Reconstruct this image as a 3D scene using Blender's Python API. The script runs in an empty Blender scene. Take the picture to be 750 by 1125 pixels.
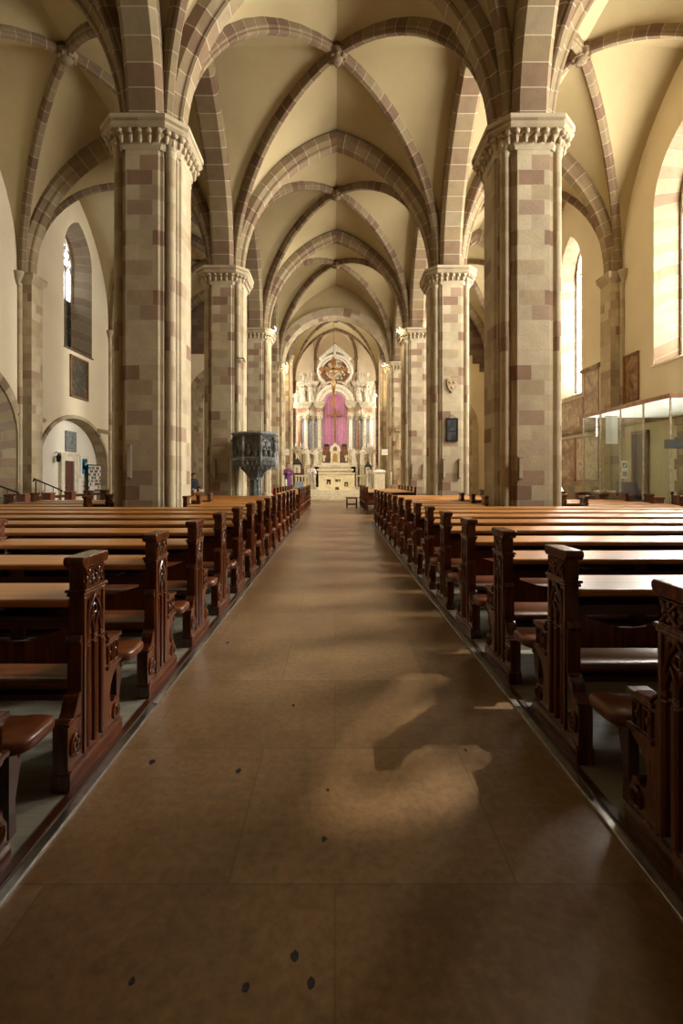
WIN_R, WIN_L, WIN_C, WIN_A = 66.0, 9.0, 8.5, 22.0
SUN_E, SUN_EL = 4.2, 35.3
EXPO = 0.2
GLOW = 60.0
LAMPS = [(-3.2,25.7,9.4,.5,33,4,700),(3.3,25.7,9.4,-.5,33,4,700),(-3.1,33.2,9.2,.6,45,6,700),(3.1,33.2,9.2,-.6,45,6,700)]
import bpy, bmesh, math, random
from mathutils import Vector, Matrix
random.seed(7)
PI = math.pi
S = bpy.context.scene
COL = S.collection

# ------------------------------------------------------------------ mesh builder
class MB:
    def __init__(self):
        self.v = []; self.f = []; self.u = []; self.m = []; self.s = []
    def add(self, vs, fs, uvs=None, mi=0, sm=False):
        b = len(self.v); self.v.extend([tuple(p) for p in vs])
        for i, f in enumerate(fs):
            self.f.append([b + k for k in f]); self.u.append(uvs[i] if uvs else None)
            self.m.append(mi); self.s.append(sm)
        return self
    def xf(self, M, start=0):
        for i in range(start, len(self.v)):
            self.v[i] = tuple(M @ Vector(self.v[i]))
        return self
    def box(self, x0, x1, y0, y1, z0, z1, mi=0):
        vs = [(x0,y0,z0),(x1,y0,z0),(x1,y1,z0),(x0,y1,z0),(x0,y0,z1),(x1,y0,z1),(x1,y1,z1),(x0,y1,z1)]
        return self.add(vs, [(0,3,2,1),(4,5,6,7),(0,1,5,4),(1,2,6,5),(2,3,7,6),(3,0,4,7)], mi=mi)
    def prism(self, pts, ax, a0, a1, mi=0, sm=False):
        n = len(pts)
        def P(p, a):
            if ax == 'x': return (a, p[0], p[1])
            if ax == 'y': return (p[0], a, p[1])
            return (p[0], p[1], a)
        vs = [P(p, a0) for p in pts] + [P(p, a1) for p in pts]
        fs = [tuple(range(n))[::-1], tuple(range(n, 2*n))]
        us = [None, None]; L = 0
        for i in range(n):
            j = (i+1) % n
            d = math.hypot(pts[j][0]-pts[i][0], pts[j][1]-pts[i][1])
            fs.append((i, j, n+j, n+i)); us.append([(L, a0), (L+d, a0), (L+d, a1), (L, a1)]); L += d
        return self.add(vs, fs, us, mi, sm)
    def loft(self, rings, cap=True, mi=0, sm=True, closed=True):
        n = len(rings[0]); vs = [p for r in rings for p in r]; fs = []
        for k in range(len(rings)-1):
            for i in range(n if closed else n-1):
                j = (i+1) % n
                fs.append((k*n+i, k*n+j, (k+1)*n+j, (k+1)*n+i))
        if cap and closed:
            fs.append(tuple(range(n))[::-1]); fs.append(tuple((len(rings)-1)*n+i for i in range(n)))
        return self.add(vs, fs, None, mi, sm)
    def lathe(self, prof, c=(0,0,0), n=16, sx=1, sy=1, mi=0, ph=0, sm=True):
        rings = [[(c[0]+r*sx*math.cos(ph+2*PI*i/n), c[1]+r*sy*math.sin(ph+2*PI*i/n), c[2]+z) for i in range(n)] for r, z in prof]
        vs = [p for r in rings for p in r]; fs = []; us = []
        for k in range(len(rings)-1):
            for i in range(n):
                j = (i+1) % n; R = max(prof[k][0], prof[k+1][0])*2*PI
                fs.append((k*n+i, k*n+j, (k+1)*n+j, (k+1)*n+i))
                us.append([(R*i/n, c[2]+prof[k][1]), (R*(i+1)/n, c[2]+prof[k][1]), (R*(i+1)/n, c[2]+prof[k+1][1]), (R*i/n, c[2]+prof[k+1][1])])
        fs.append(tuple(range(n))[::-1]); us.append(None)
        fs.append(tuple((len(rings)-1)*n+i for i in range(n))); us.append(None)
        return self.add(vs, fs, us, mi, sm)
    def ball(self, c, r, n=10, mi=0, h=6):
        rx, ry, rz = r if isinstance(r, (tuple, list)) else (r, r, r)
        prof = [(max(math.cos(-PI/2+PI*k/h), .02), math.sin(-PI/2+PI*k/h)) for k in range(h+1)]
        rings = [[(c[0]+rx*a*math.cos(2*PI*i/n), c[1]+ry*a*math.sin(2*PI*i/n), c[2]+rz*z) for i in range(n)] for a, z in prof]
        return self.loft(rings, mi=mi)
    def tube(self, pts, r, n=8, closed=False, mi=0, sm=True, flat=1.0):
        pts = [Vector(p) for p in pts]; N = len(pts); rings = []
        rr = r if isinstance(r, (list, tuple)) else [r]*N
        up = Vector((0, 0, 1)); prev = None
        for i, p in enumerate(pts):
            a = pts[(i-1) % N] if (closed or i > 0) else p
            b = pts[(i+1) % N] if (closed or i < N-1) else p
            t = (b-a).normalized() if (b-a).length > 1e-9 else Vector((0,0,1))
            if prev is None:
                q = up if abs(t.dot(up)) < .9 else Vector((1, 0, 0))
                e1 = (q - t*q.dot(t)).normalized()
            else:
                e1 = prev - t*prev.dot(t)
                e1 = e1.normalized() if e1.length > 1e-6 else prev
            prev = e1; e2 = t.cross(e1)
            rings.append([p + e1*rr[i]*math.cos(2*PI*k/n) + e2*rr[i]*flat*math.sin(2*PI*k/n) for k in range(n)])
        if closed: rings.append(rings[0])
        return self.loft(rings, cap=not closed, mi=mi, sm=sm)
    def sweep(self, pts, Ns, L, sec, mi=0, sm=False, uoff=0):
        """sec: (a along L, b along N) polygon; uv = (perimeter, path length)"""
        L = Vector(L); n = len(sec); rings = []; ln = [0]
        for i, p in enumerate(pts):
            if i: ln.append(ln[-1] + (Vector(p)-Vector(pts[i-1])).length)
            rings.append([Vector(p) + L*a + Vector(Ns[i])*b for a, b in sec])
        per = [0]
        for i in range(n):
            j = (i+1) % n; per.append(per[-1]+math.hypot(sec[j][0]-sec[i][0], sec[j][1]-sec[i][1]))
        vs = [p for r in rings for p in r]; fs = []; us = []
        for k in range(len(rings)-1):
            for i in range(n):
                j = (i+1) % n
                fs.append((k*n+i, k*n+j, (k+1)*n+j, (k+1)*n+i))
                us.append([(per[i]+uoff, ln[k]), (per[i+1]+uoff, ln[k]), (per[i+1]+uoff, ln[k+1]), (per[i]+uoff, ln[k+1])])
        fs.append(tuple(range(n))[::-1]); us.append(None)
        fs.append(tuple((len(rings)-1)*n+i for i in range(n))); us.append(None)
        return self.add(vs, fs, us, mi, sm)
    def build(self, name, mats, parent=None, loc=(0,0,0), ang=None, bev=0, fix=True):
        me = bpy.data.meshes.new(name)
        me.from_pydata(self.v, [], self.f)
        if not isinstance(mats, (list, tuple)): mats = [mats]
        for m in mats: me.materials.append(m)
        me.polygons.foreach_set('material_index', self.m)
        me.polygons.foreach_set('use_smooth', self.s)
        uv = me.uv_layers.new(name='UVMap').data
        for p, u in zip(me.polygons, self.u):
            if u is None:
                nx, ny, nz = (abs(c) for c in p.normal)
                for li in p.loop_indices:
                    c = me.vertices[me.loops[li].vertex_index].co
                    uv[li].uv = (c.y, c.z) if nx >= ny and nx >= nz else ((c.x, c.z) if ny >= nz else (c.x, c.y))
            else:
                for li, q in zip(p.loop_indices, u): uv[li].uv = q
        if fix:
            bm = bmesh.new(); bm.from_mesh(me); bmesh.ops.recalc_face_normals(bm, faces=bm.faces); bm.to_mesh(me); bm.free()
        if any(self.s): me.set_sharp_from_angle(angle=math.radians(ang or 42))
        o = bpy.data.objects.new(name, me); COL.objects.link(o)
        o.location = loc
        if parent is not None: o.parent = parent
        if bev:
            b = o.modifiers.new('bevel', 'BEVEL'); b.width = bev; b.segments = 2; b.limit_method = 'ANGLE'; b.angle_limit = math.radians(40)
        return o

def tag(o, label=None, cat=None, group=None, kind=None):
    if label: o['label'] = label
    if cat: o['category'] = cat
    if group: o['group'] = group
    if kind: o['kind'] = kind
    return o
def thing(name, loc, label, cat, group=None, rz=0):
    o = bpy.data.objects.new(name, None); COL.objects.link(o)
    o.location = loc; o.rotation_euler = (0, 0, rz); o.empty_display_size = .2
    return tag(o, label, cat, group)
KIDS = {}
def copy_tree(o, kids, parent=None):
    c = o.copy(); COL.objects.link(c)
    if parent is not None: c.parent = parent
    for ch in kids.get(o.name, []): copy_tree(ch, kids, c)
    return c
def kid_map(root):
    km = {}
    def rec(o):
        km[o.name] = [c for c in COL.objects if c.parent == o]
        for c in km[o.name]: rec(c)
    rec(root); return km
def struct(mb, name, mat, label, parent=None, **k):
    o = mb.build(name, mat, parent, **k)
    if parent is None: tag(o, label, k.get('cat'), None, 'structure')
    return o

# ------------------------------------------------------------------ materials
def new_mat(name):
    m = bpy.data.materials.new(name); m.use_nodes = True
    nt = m.node_tree; nt.nodes.clear()
    out = nt.nodes.new('ShaderNodeOutputMaterial'); b = nt.nodes.new('ShaderNodeBsdfPrincipled')
    nt.links.new(b.outputs[0], out.inputs[0])
    return m, nt, b, out
def N(nt, t, **k):
    n = nt.nodes.new(t)
    for a, v in k.items():
        if a in n.inputs: n.inputs[a].default_value = v
        else: setattr(n, a, v)
    return n
def ramp(nt, stops, interp='LINEAR'):
    r = nt.nodes.new('ShaderNodeValToRGB'); cr = r.color_ramp; cr.interpolation = interp
    while len(cr.elements) < len(stops): cr.elements.new(.5)
    for e, (p, c) in zip(cr.elements, stops):
        e.position = p; e.color = (*c, 1)
    return r
def mixc(nt, fac, a, b, mode='MIX'):
    n = nt.nodes.new('ShaderNodeMix'); n.data_type = 'RGBA'; n.blend_type = mode
    for sock, val in ((n.inputs[0], fac), (n.inputs[6], a), (n.inputs[7], b)):
        if hasattr(val, 'links') or isinstance(val, bpy.types.NodeSocket): nt.links.new(val, sock)
        elif isinstance(val, (int, float)): sock.default_value = val
        else: sock.default_value = (*val, 1)
    return n.outputs[2]
def simple(name, col, rough=.6, metal=0, noise=.15, scale=6, coat=0, bump=0, emis=None, es=0):
    m, nt, b, out = new_mat(name)
    tc = N(nt, 'ShaderNodeTexCoord'); nz = N(nt, 'ShaderNodeTexNoise', Scale=scale, Detail=5.0)
    nt.links.new(tc.outputs['Object'], nz.inputs['Vector'])
    d = tuple(c*(1-noise) for c in col); l = tuple(min(1, c*(1+noise)) for c in col)
    r = ramp(nt, [(.3, d), (.7, l)]); nt.links.new(nz.outputs[0], r.inputs[0])
    nt.links.new(r.outputs[0], b.inputs['Base Color'])
    b.inputs['Roughness'].default_value = rough; b.inputs['Metallic'].default_value = metal
    b.inputs['Coat Weight'].default_value = coat; b.inputs['Coat Roughness'].default_value = .12
    if bump:
        bp = N(nt, 'ShaderNodeBump', Strength=bump, Distance=.02); nt.links.new(nz.outputs[0], bp.inputs['Height'])
        nt.links.new(bp.outputs[0], b.inputs['Normal'])
    if emis:
        b.inputs['Emission Color'].default_value = (*emis, 1); b.inputs['Emission Strength'].default_value = es
    return m
def masonry(name, stops, mortar, bw, bh, ms=.012, rough=.85, squash=1.0, tone=.22, bump=.25):
    m, nt, b, out = new_mat(name)
    uv = N(nt, 'ShaderNodeUVMap')
    br = N(nt, 'ShaderNodeTexBrick', Color1=(0,0,0,1), Color2=(1,1,1,1), Mortar=(.5,.5,.5,1), Scale=1.0)
    br.inputs['Brick Width'].default_value = bw; br.inputs['Row Height'].default_value = bh
    br.inputs['Mortar Size'].default_value = ms; br.inputs['Mortar Smooth'].default_value = .3
    br.squash = squash; br.squash_frequency = 3; br.offset = .5
    nt.links.new(uv.outputs[0], br.inputs['Vector'])
    r = ramp(nt, stops, 'CONSTANT'); nt.links.new(br.outputs['Color'], r.inputs[0])
    tc = N(nt, 'ShaderNodeTexCoord'); nz = N(nt, 'ShaderNodeTexNoise', Scale=2.2, Detail=8.0, Roughness=.65)
    nt.links.new(tc.outputs['Object'], nz.inputs['Vector'])
    r2 = ramp(nt, [(.25, (1-tone,)*3), (.75, (1+tone*.5,)*3)]); nt.links.new(nz.outputs[0], r2.inputs[0])
    c = mixc(nt, 1.0, r.outputs[0], r2.outputs[0], 'MULTIPLY')
    c = mixc(nt, br.outputs['Fac'], c, mortar)
    nt.links.new(c, b.inputs['Base Color']); b.inputs['Roughness'].default_value = rough
    b.inputs['Specular IOR Level'].default_value = .25
    nz2 = N(nt, 'ShaderNodeTexNoise', Scale=18.0, Detail=6.0); nt.links.new(tc.outputs['Object'], nz2.inputs['Vector'])
    bp = N(nt, 'ShaderNodeBump', Strength=bump, Distance=.02); nt.links.new(nz2.outputs[0], bp.inputs['Height'])
    nt.links.new(bp.outputs[0], b.inputs['Normal'])
    return m
BEIGE = (.455,.375,.235); BEIGE2 = (.505,.42,.275); TAN = (.385,.30,.178); ROSE = (.265,.165,.105); ROSE2 = (.345,.245,.16); BROWN = (.235,.16,.10)
M = {}
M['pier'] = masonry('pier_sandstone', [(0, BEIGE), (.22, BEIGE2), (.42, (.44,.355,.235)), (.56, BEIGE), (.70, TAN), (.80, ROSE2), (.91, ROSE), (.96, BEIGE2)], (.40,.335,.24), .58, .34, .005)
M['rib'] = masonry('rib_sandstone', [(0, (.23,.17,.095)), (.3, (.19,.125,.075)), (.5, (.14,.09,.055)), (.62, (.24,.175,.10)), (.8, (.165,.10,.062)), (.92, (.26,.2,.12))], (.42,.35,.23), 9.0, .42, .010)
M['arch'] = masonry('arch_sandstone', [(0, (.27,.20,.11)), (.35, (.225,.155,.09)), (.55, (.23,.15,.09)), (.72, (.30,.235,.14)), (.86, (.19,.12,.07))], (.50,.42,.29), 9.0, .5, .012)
M['stone'] = masonry('wall_sandstone', [(0, TAN), (.3, BEIGE), (.55, (.33,.25,.17)), (.75, ROSE2), (.9, BROWN)], (.42,.35,.25), .7, .38, .008)
M['dark_stone'] = masonry('dark_rubble', [(0, (.16,.11,.075)), (.4, (.2,.145,.1)), (.7, (.14,.085,.06))], (.17,.13,.09), .8, .45, .01)
def plaster(name, a, b_, sc=.35):
    m, nt, b, out = new_mat(name)
    tc = N(nt, 'ShaderNodeTexCoord'); nz = N(nt, 'ShaderNodeTexNoise', Scale=sc, Detail=9.0, Roughness=.6)
    nt.links.new(tc.outputs['Object'], nz.inputs['Vector'])
    r = ramp(nt, [(.3, a), (.7, b_)]); nt.links.new(nz.outputs[0], r.inputs[0])
    nt.links.new(r.outputs[0], b.inputs['Base Color']); b.inputs['Roughness'].default_value = .9
    b.inputs['Specular IOR Level'].default_value = .2
    nz2 = N(nt, 'ShaderNodeTexNoise', Scale=7.0, Detail=7.0); nt.links.new(tc.outputs['Object'], nz2.inputs['Vector'])
    bp = N(nt, 'ShaderNodeBump', Strength=.12, Distance=.03); nt.links.new(nz2.outputs[0], bp.inputs['Height'])
    nt.links.new(bp.outputs[0], b.inputs['Normal'])
    return m
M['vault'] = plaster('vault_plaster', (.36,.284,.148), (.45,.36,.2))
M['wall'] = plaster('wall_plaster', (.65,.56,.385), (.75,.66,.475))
M['white_wall'] = plaster('white_plaster', (.74,.70,.58), (.82,.78,.66))
def wood(name, a, b_, c, rough=.3, coat=.5, sc=3, axis='x'):
    m, nt, b, out = new_mat(name)
    tc = N(nt, 'ShaderNodeTexCoord'); mp = N(nt, 'ShaderNodeMapping')
    mp.inputs['Scale'].default_value = {'x': (.6, 9, 9), 'z': (9, 9, .6), 'y': (9, .6, 9)}[axis]
    nt.links.new(tc.outputs['Object'], mp.inputs[0])
    nz = N(nt, 'ShaderNodeTexNoise', Scale=sc, Detail=7.0, Distortion=.6); nt.links.new(mp.outputs[0], nz.inputs['Vector'])
    r = ramp(nt, [(.25, a), (.5, b_), (.75, c)]); nt.links.new(nz.outputs[0], r.inputs[0])
    nt.links.new(r.outputs[0], b.inputs['Base Color'])
    b.inputs['Roughness'].default_value = rough; b.inputs['Coat Weight'].default_value = coat; b.inputs['Coat Roughness'].default_value = .28 if rough > .35 else .15
    bp = N(nt, 'ShaderNodeBump', Strength=.05, Distance=.01); nt.links.new(nz.outputs[0], bp.inputs['Height'])
    nt.links.new(bp.outputs[0], b.inputs['Normal'])
    return m
M['wood_top_lit'] = wood('lit_varnished_bookrest_wood', (.33,.118,.019), (.45,.178,.032), (.55,.24,.05), .36, .5)  # amber brightened: light reflected on the bookrest tops is put into the colour
M['wood_end'] = wood('carved_pew_wood', (.036,.0075,.0015), (.088,.0195,.0036), (.165,.043,.0075), .24, .4, 3, 'z')
M['wood_dark'] = wood('dark_pew_wood', (.03,.008,.004), (.05,.013,.006), (.07,.019,.009), .35, .3)
M['leather'] = simple('brown_leather', (.125,.032,.008), .36, 0, .2, 14, .2, .08)
M['red_wood'] = wood('reddish_brown_wood', (.12,.03,.015), (.17,.045,.02), (.2,.06,.03), .4, .3, 3, 'z')
M['light_wood'] = wood('pale_oak', (.42,.26,.10), (.52,.33,.14), (.6,.4,.18), .45, .2)
M['platform'] = wood('grey_worn_boards', (.16,.15,.113), (.225,.21,.162), (.29,.27,.205), .42, .1, 2.5)
# aisle floor: big brown slabs, worn, with polish
def floor_mat():
    m, nt, b, out = new_mat('brown_floor_slabs')
    tc = N(nt, 'ShaderNodeTexCoord')
    br = N(nt, 'ShaderNodeTexBrick', Color1=(0,0,0,1), Color2=(1,1,1,1), Mortar=(.5,.5,.5,1), Scale=1.0)
    br.inputs['Brick Width'].default_value = 1.1; br.inputs['Row Height'].default_value = .92
    br.inputs['Mortar Size'].default_value = .004; br.offset = .37
    nt.links.new(tc.outputs['Object'], br.inputs['Vector'])
    r = ramp(nt, [(0, (.195,.118,.054)), (.5, (.225,.138,.066)), (1, (.26,.168,.086))]); nt.links.new(br.outputs['Color'], r.inputs[0])
    nz = N(nt, 'ShaderNodeTexNoise', Scale=1.1, Detail=10.0, Roughness=.62); nt.links.new(tc.outputs['Object'], nz.inputs['Vector'])
    r2 = ramp(nt, [(.25, (.5,.44,.38)), (.72, (1.28,1.25,1.2))]); nt.links.new(nz.outputs[0], r2.inputs[0])
    c = mixc(nt, 1.0, r.outputs[0], r2.outputs[0], 'MULTIPLY')
    n3 = N(nt, 'ShaderNodeTexNoise', Scale=22.0, Detail=6.0, Roughness=.7); nt.links.new(tc.outputs['Object'], n3.inputs['Vector'])
    r3 = ramp(nt, [(.3, (.68,.68,.68)), (.7, (1.25,1.25,1.25))]); nt.links.new(n3.outputs[0], r3.inputs[0])
    c = mixc(nt, 1.0, c, r3.outputs[0], 'MULTIPLY')
    mo = N(nt, 'ShaderNodeMath', operation='MULTIPLY'); nt.links.new(br.outputs['Fac'], mo.inputs[0]); mo.inputs[1].default_value = .55
    c = mixc(nt, mo.outputs[0], c, (.09,.055,.028))
    nt.links.new(c, b.inputs['Base Color'])
    rr = N(nt, 'ShaderNodeMapRange'); nt.links.new(nz.outputs[0], rr.inputs[0])
    rr.inputs[3].default_value = .27; rr.inputs[4].default_value = .36
    nt.links.new(rr.outputs[0], b.inputs['Roughness'])
    bp = N(nt, 'ShaderNodeBump', Strength=.06, Distance=.01); nt.links.new(n3.outputs[0], bp.inputs['Height'])
    nt.links.new(bp.outputs[0], b.inputs['Normal'])
    return m
M['floor'] = floor_mat()
M['metal_strip'] = simple('brushed_metal', (.42,.41,.38), .3, 1.0, .2, 20)
M['black_iron'] = simple('black_iron', (.02,.02,.02), .45, .6)
M['grey_carved'] = simple('dark_grey_carved_stone', (.19,.20,.19), .5, 0, .4, 9, .1, .3)
M['marble'] = simple('cream_marble', (.52,.45,.33), .45, 0, .45, 7, .1, .15)
M['white_marble'] = simple('white_marble', (.72,.67,.57), .45, 0, .15, 6)
M['red_marble'] = simple('brown_red_marble', (.34,.17,.085), .35, 0, .4, 7, .2)
M['grey_marble'] = simple('blue_grey_marble', (.36,.36,.35), .35, 0, .35, 7, .2)
M['bronze'] = simple('dull_bronze', (.26,.15,.06), .45, .2, .3, 8)
M['lime_wood'] = simple('pale_carved_wood', (.40,.28,.15), .55, 0, .3, 9)
M['gold'] = simple('gilding', (.55,.33,.09), .35, .7, .3, 8)
M['gilt_dark'] = simple('dark_gilt_wood', (.25,.12,.04), .45, .3, .3, 8)
M['cream'] = simple('cream_paint', (.68,.6,.44), .5)
M['altar_stone'] = simple('pale_altar_stone', (.82,.72,.48), .6, 0, .06, 3)
M['step_stone'] = simple('pale_step_stone', (.62,.55,.40), .55, 0, .15, 4)
M['skin'] = simple('skin', (.52,.27,.17), .5, 0, .08)
M['white_cloth'] = simple('white_cloth', (.8,.78,.72), .8, 0, .06, 4)
M['purple_cloth'] = simple('purple_cloth', (.125,.025,.14), .7, 0, .2, 6)
M['dark_cloth'] = simple('dark_cloth', (.012,.012,.014), .8)
M['grey_hair'] = simple('grey_hair', (.3,.28,.26), .7)
M['dark_hair'] = simple('dark_hair', (.03,.02,.015), .6)
M['silver'] = simple('pale_silver', (.62,.57,.45), .35, .5, .3, 10)
M['speaker'] = simple('grey_brown_speaker', (.23,.18,.13), .55, 0, .1)
M['plant'] = simple('leaf_green', (.04,.085,.02), .5, 0, .4, 20)
M['clay'] = simple('terracotta', (.34,.14,.06), .7)
M['paper'] = simple('white_paper', (.8,.79,.74), .7, 0, .03)
M['green_sign'] = simple('sign_green', (.02,.22,.10), .5)
M['door_wood'] = wood('dark_door_wood', (.06,.017,.012), (.09,.025,.016), (.11,.035,.02), .45, .2, 3, 'z')
M['yellow'] = simple('yellow_flowers', (.75,.5,.05), .7, 0, .3, 30)
M['book'] = simple('grey_green_book', (.16,.16,.11), .6)
M['book_red'] = simple('dark_red_book', (.18,.02,.02), .6)
# ------------------------------------------------------------------ dimensions (metres; camera at x=0,y=0 looking along +y)
EYE = 1.55
PL, PR = -4.37, 4.49            # pier axes
XC = .06
XL, XR = -12.5, 11.3            # aisle walls
Y0, BAY = 4.04, 7.66
PY = [Y0 + BAY*k for k in range(5)]      # 4.04 11.70 19.36 27.02 34.68
YW = PY[0] - BAY                # west wall
PY[0] = 3.72
ZS, ZB = 9.6, 15.05             # springing, boss
ZTOP = 18.4
PIX = 531.0
def at(px, py, y): return ((px-368)*y/PIX, y, EYE+(524-py)*y/PIX)     # for taking measurements

def arc(p0, p1, n=12):
    """curve from springing p0 up to apex p1; returns points and outward normals"""
    d = Vector((p1[0]-p0[0], p1[1]-p0[1])); s = d.length; d = d/s; r = p1[2]-p0[2]
    pts = []; ns = []
    for k in range(n+1):
        if r >= s*.97:
            R = (s*s+r*r)/(2*s); tm = math.acos((R-s)/R); t = tm*k/n
            x, z, nx, nz = R-R*math.cos(t), R*math.sin(t), -math.cos(t), math.sin(t)
        else:
            t = PI/2*k/n; x, z = s*(1-math.cos(t)), r*math.sin(t); nx, nz = -math.cos(t)/s, math.sin(t)/r
            l = math.hypot(nx, nz); nx /= l; nz /= l
        pts.append(Vector((p0[0]+d.x*x, p0[1]+d.y*x, p0[2]+z))); ns.append(Vector((d.x*nx, d.y*nx, nz)))
    return pts, ns
def arch_path(p0, p1, p2, n=14):
    a, na = arc(p0, p1, n); b, nb = arc(p2, p1, n)
    m = (na[-1]+nb[-1]).normalized(); k = 1/max(.5, m.dot(na[-1]))
    return a[:-1]+[a[-1]]+b[::-1][1:], na[:-1]+[m*k]+nb[::-1][1:]
def lat(p0, p1):
    d = Vector((p1[0]-p0[0], p1[1]-p0[1], 0)).normalized(); return Vector((-d.y, d.x, 0))
def off(a, b, d):
    v = Vector((b[0]-a[0], b[1]-a[1])).normalized(); return (a[0]+v.x*d, a[1]+v.y*d)

SEC_DIAG = [(-.07,0),(.07,0),(.11,.05),(.11,.10),(.15,.14),(.15,.36),(-.15,.36),(-.15,.14),(-.11,.10),(-.11,.05)]
SEC_TRANS = [(-.17,0),(.17,0),(.20,.05),(.20,.10),(.33,.24),(.33,.5),(-.33,.5),(-.33,.24),(-.20,.10),(-.20,.05)]
SEC_ARC = [(-.30,0),(.30,0),(.42,.13),(.42,.5),(-.42,.5),(-.42,.13)]

# ------------------------------------------------------------------ vault bays
def half_web(mb, c, ce, boss, mid, z0, zb, ze, o1=.34, o2=.34, n=12, w=6):
    """ruled web between the boundary arch (corner c towards edge mid) and the diagonal (corner towards boss)"""
    z0 += .004
    pb, _ = arc((*off(c, mid, o1), z0), (*mid, ze), n)
    pd, _ = arc((*off(c, boss, o2), z0), (*boss, zb), n)
    rows = []
    for k in range(n+1):
        t = k/n
        rows.append([pb[k].lerp(pd[k], j/w) + Vector((0, 0, .10*math.sin(PI*j/w)*t)) for j in range(w+1)])
    vs = [p for r in rows for p in r]; fs = []
    for k in range(n):
        for j in range(w):
            a = k*(w+1)+j; fs.append((a, a+1, a+w+2, a+w+1))
    mb.add(vs, fs, None, 0, True)
def vault(x0, x1, y0, y1, boss, label, zs=ZS, zb=ZB, rib_off=None, edge_off=.34, z_edge=15.28, extra_edges=(), ox=None, rmat='rib'):
    cs = [(x0,y0),(x1,y0),(x1,y1),(x0,y1)]
    mb = MB()
    for i in range(4):
        a, b = cs[i], cs[(i+1) % 4]; mid = ((a[0]+b[0])/2, (a[1]+b[1])/2)
        half_web(mb, a, b, boss, mid, zs, zb+.22, z_edge, edge_off, .34)
        half_web(mb, b, a, boss, mid, zs, zb+.22, z_edge, edge_off, .34)
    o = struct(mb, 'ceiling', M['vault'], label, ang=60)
    ro = rib_off or [.70]*4
    for i in range(4):
        c = cs[i]; p0 = (*off(c, boss, ro[i]), zs+.004); pts, ns = arc(p0, (*boss, zb), 16)
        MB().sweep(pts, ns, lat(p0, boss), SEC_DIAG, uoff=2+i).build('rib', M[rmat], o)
    b = MB(); b.lathe([(.06,-.22),(.16,-.18),(.2,-.1),(.26,-.08),(.3,0),(.34,.1),(.3,.3)], (*boss, zb), 16)
    for k in range(8): b.ball((boss[0]+.24*math.cos(k*PI/4), boss[1]+.24*math.sin(k*PI/4), zb-.06), .07, 6, h=4)
    b.build('boss', M['rib'], o)
    return o
names = ['over the entrance end', 'over the nearest pews', 'between the first and second piers', 'between the second and third piers', 'before the chancel arch']
ylist = [YW] + PY
for k in range(5):
    y0, y1 = ylist[k], ylist[k+1]; ym = (y0+y1)/2
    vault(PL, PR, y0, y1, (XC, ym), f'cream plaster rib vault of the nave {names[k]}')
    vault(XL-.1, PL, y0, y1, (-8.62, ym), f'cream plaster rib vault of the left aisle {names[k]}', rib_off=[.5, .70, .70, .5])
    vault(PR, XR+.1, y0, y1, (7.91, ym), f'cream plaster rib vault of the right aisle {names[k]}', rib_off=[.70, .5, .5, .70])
tn = [0]
def trim(mb, mat, label, **k):
    tn[0] += 1
    return struct(mb, f'trim_{tn[0]}', mat, label, **k)
ordn = ['nearest', 'first', 'second', 'third', 'fourth']
for k, y in enumerate(PY):
    ordk = ['over the camera', 'at the first pair of piers', 'at the second pair of piers', 'at the third pair of piers', 'at the chancel end'][k]
    if k < 4:
        p, n = arch_path((PL+.72, y, ZS), (XC, y, 14.68), (PR-.72, y, ZS), 18)
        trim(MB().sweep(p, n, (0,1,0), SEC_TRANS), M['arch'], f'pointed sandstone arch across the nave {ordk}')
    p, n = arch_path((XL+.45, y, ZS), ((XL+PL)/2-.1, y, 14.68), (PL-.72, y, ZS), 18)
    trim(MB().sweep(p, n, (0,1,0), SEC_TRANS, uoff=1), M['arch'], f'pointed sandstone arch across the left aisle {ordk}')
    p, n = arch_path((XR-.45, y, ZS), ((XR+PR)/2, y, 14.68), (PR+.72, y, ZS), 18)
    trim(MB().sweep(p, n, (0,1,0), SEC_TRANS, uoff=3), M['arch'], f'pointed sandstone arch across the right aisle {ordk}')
    for side, x in (('left', PL), ('right', PR)):
        ya = ylist[k]; st = ya+.72
        p, n = arch_path((x, st, ZS), (x, (ya+y)/2, 14.68), (x, y-.72, ZS), 18)
        trim(MB().sweep(p, n, (1,0,0), SEC_ARC, uoff=k), M['arch'], f'broad arcade arch on the {side} {names[k]}')

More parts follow.
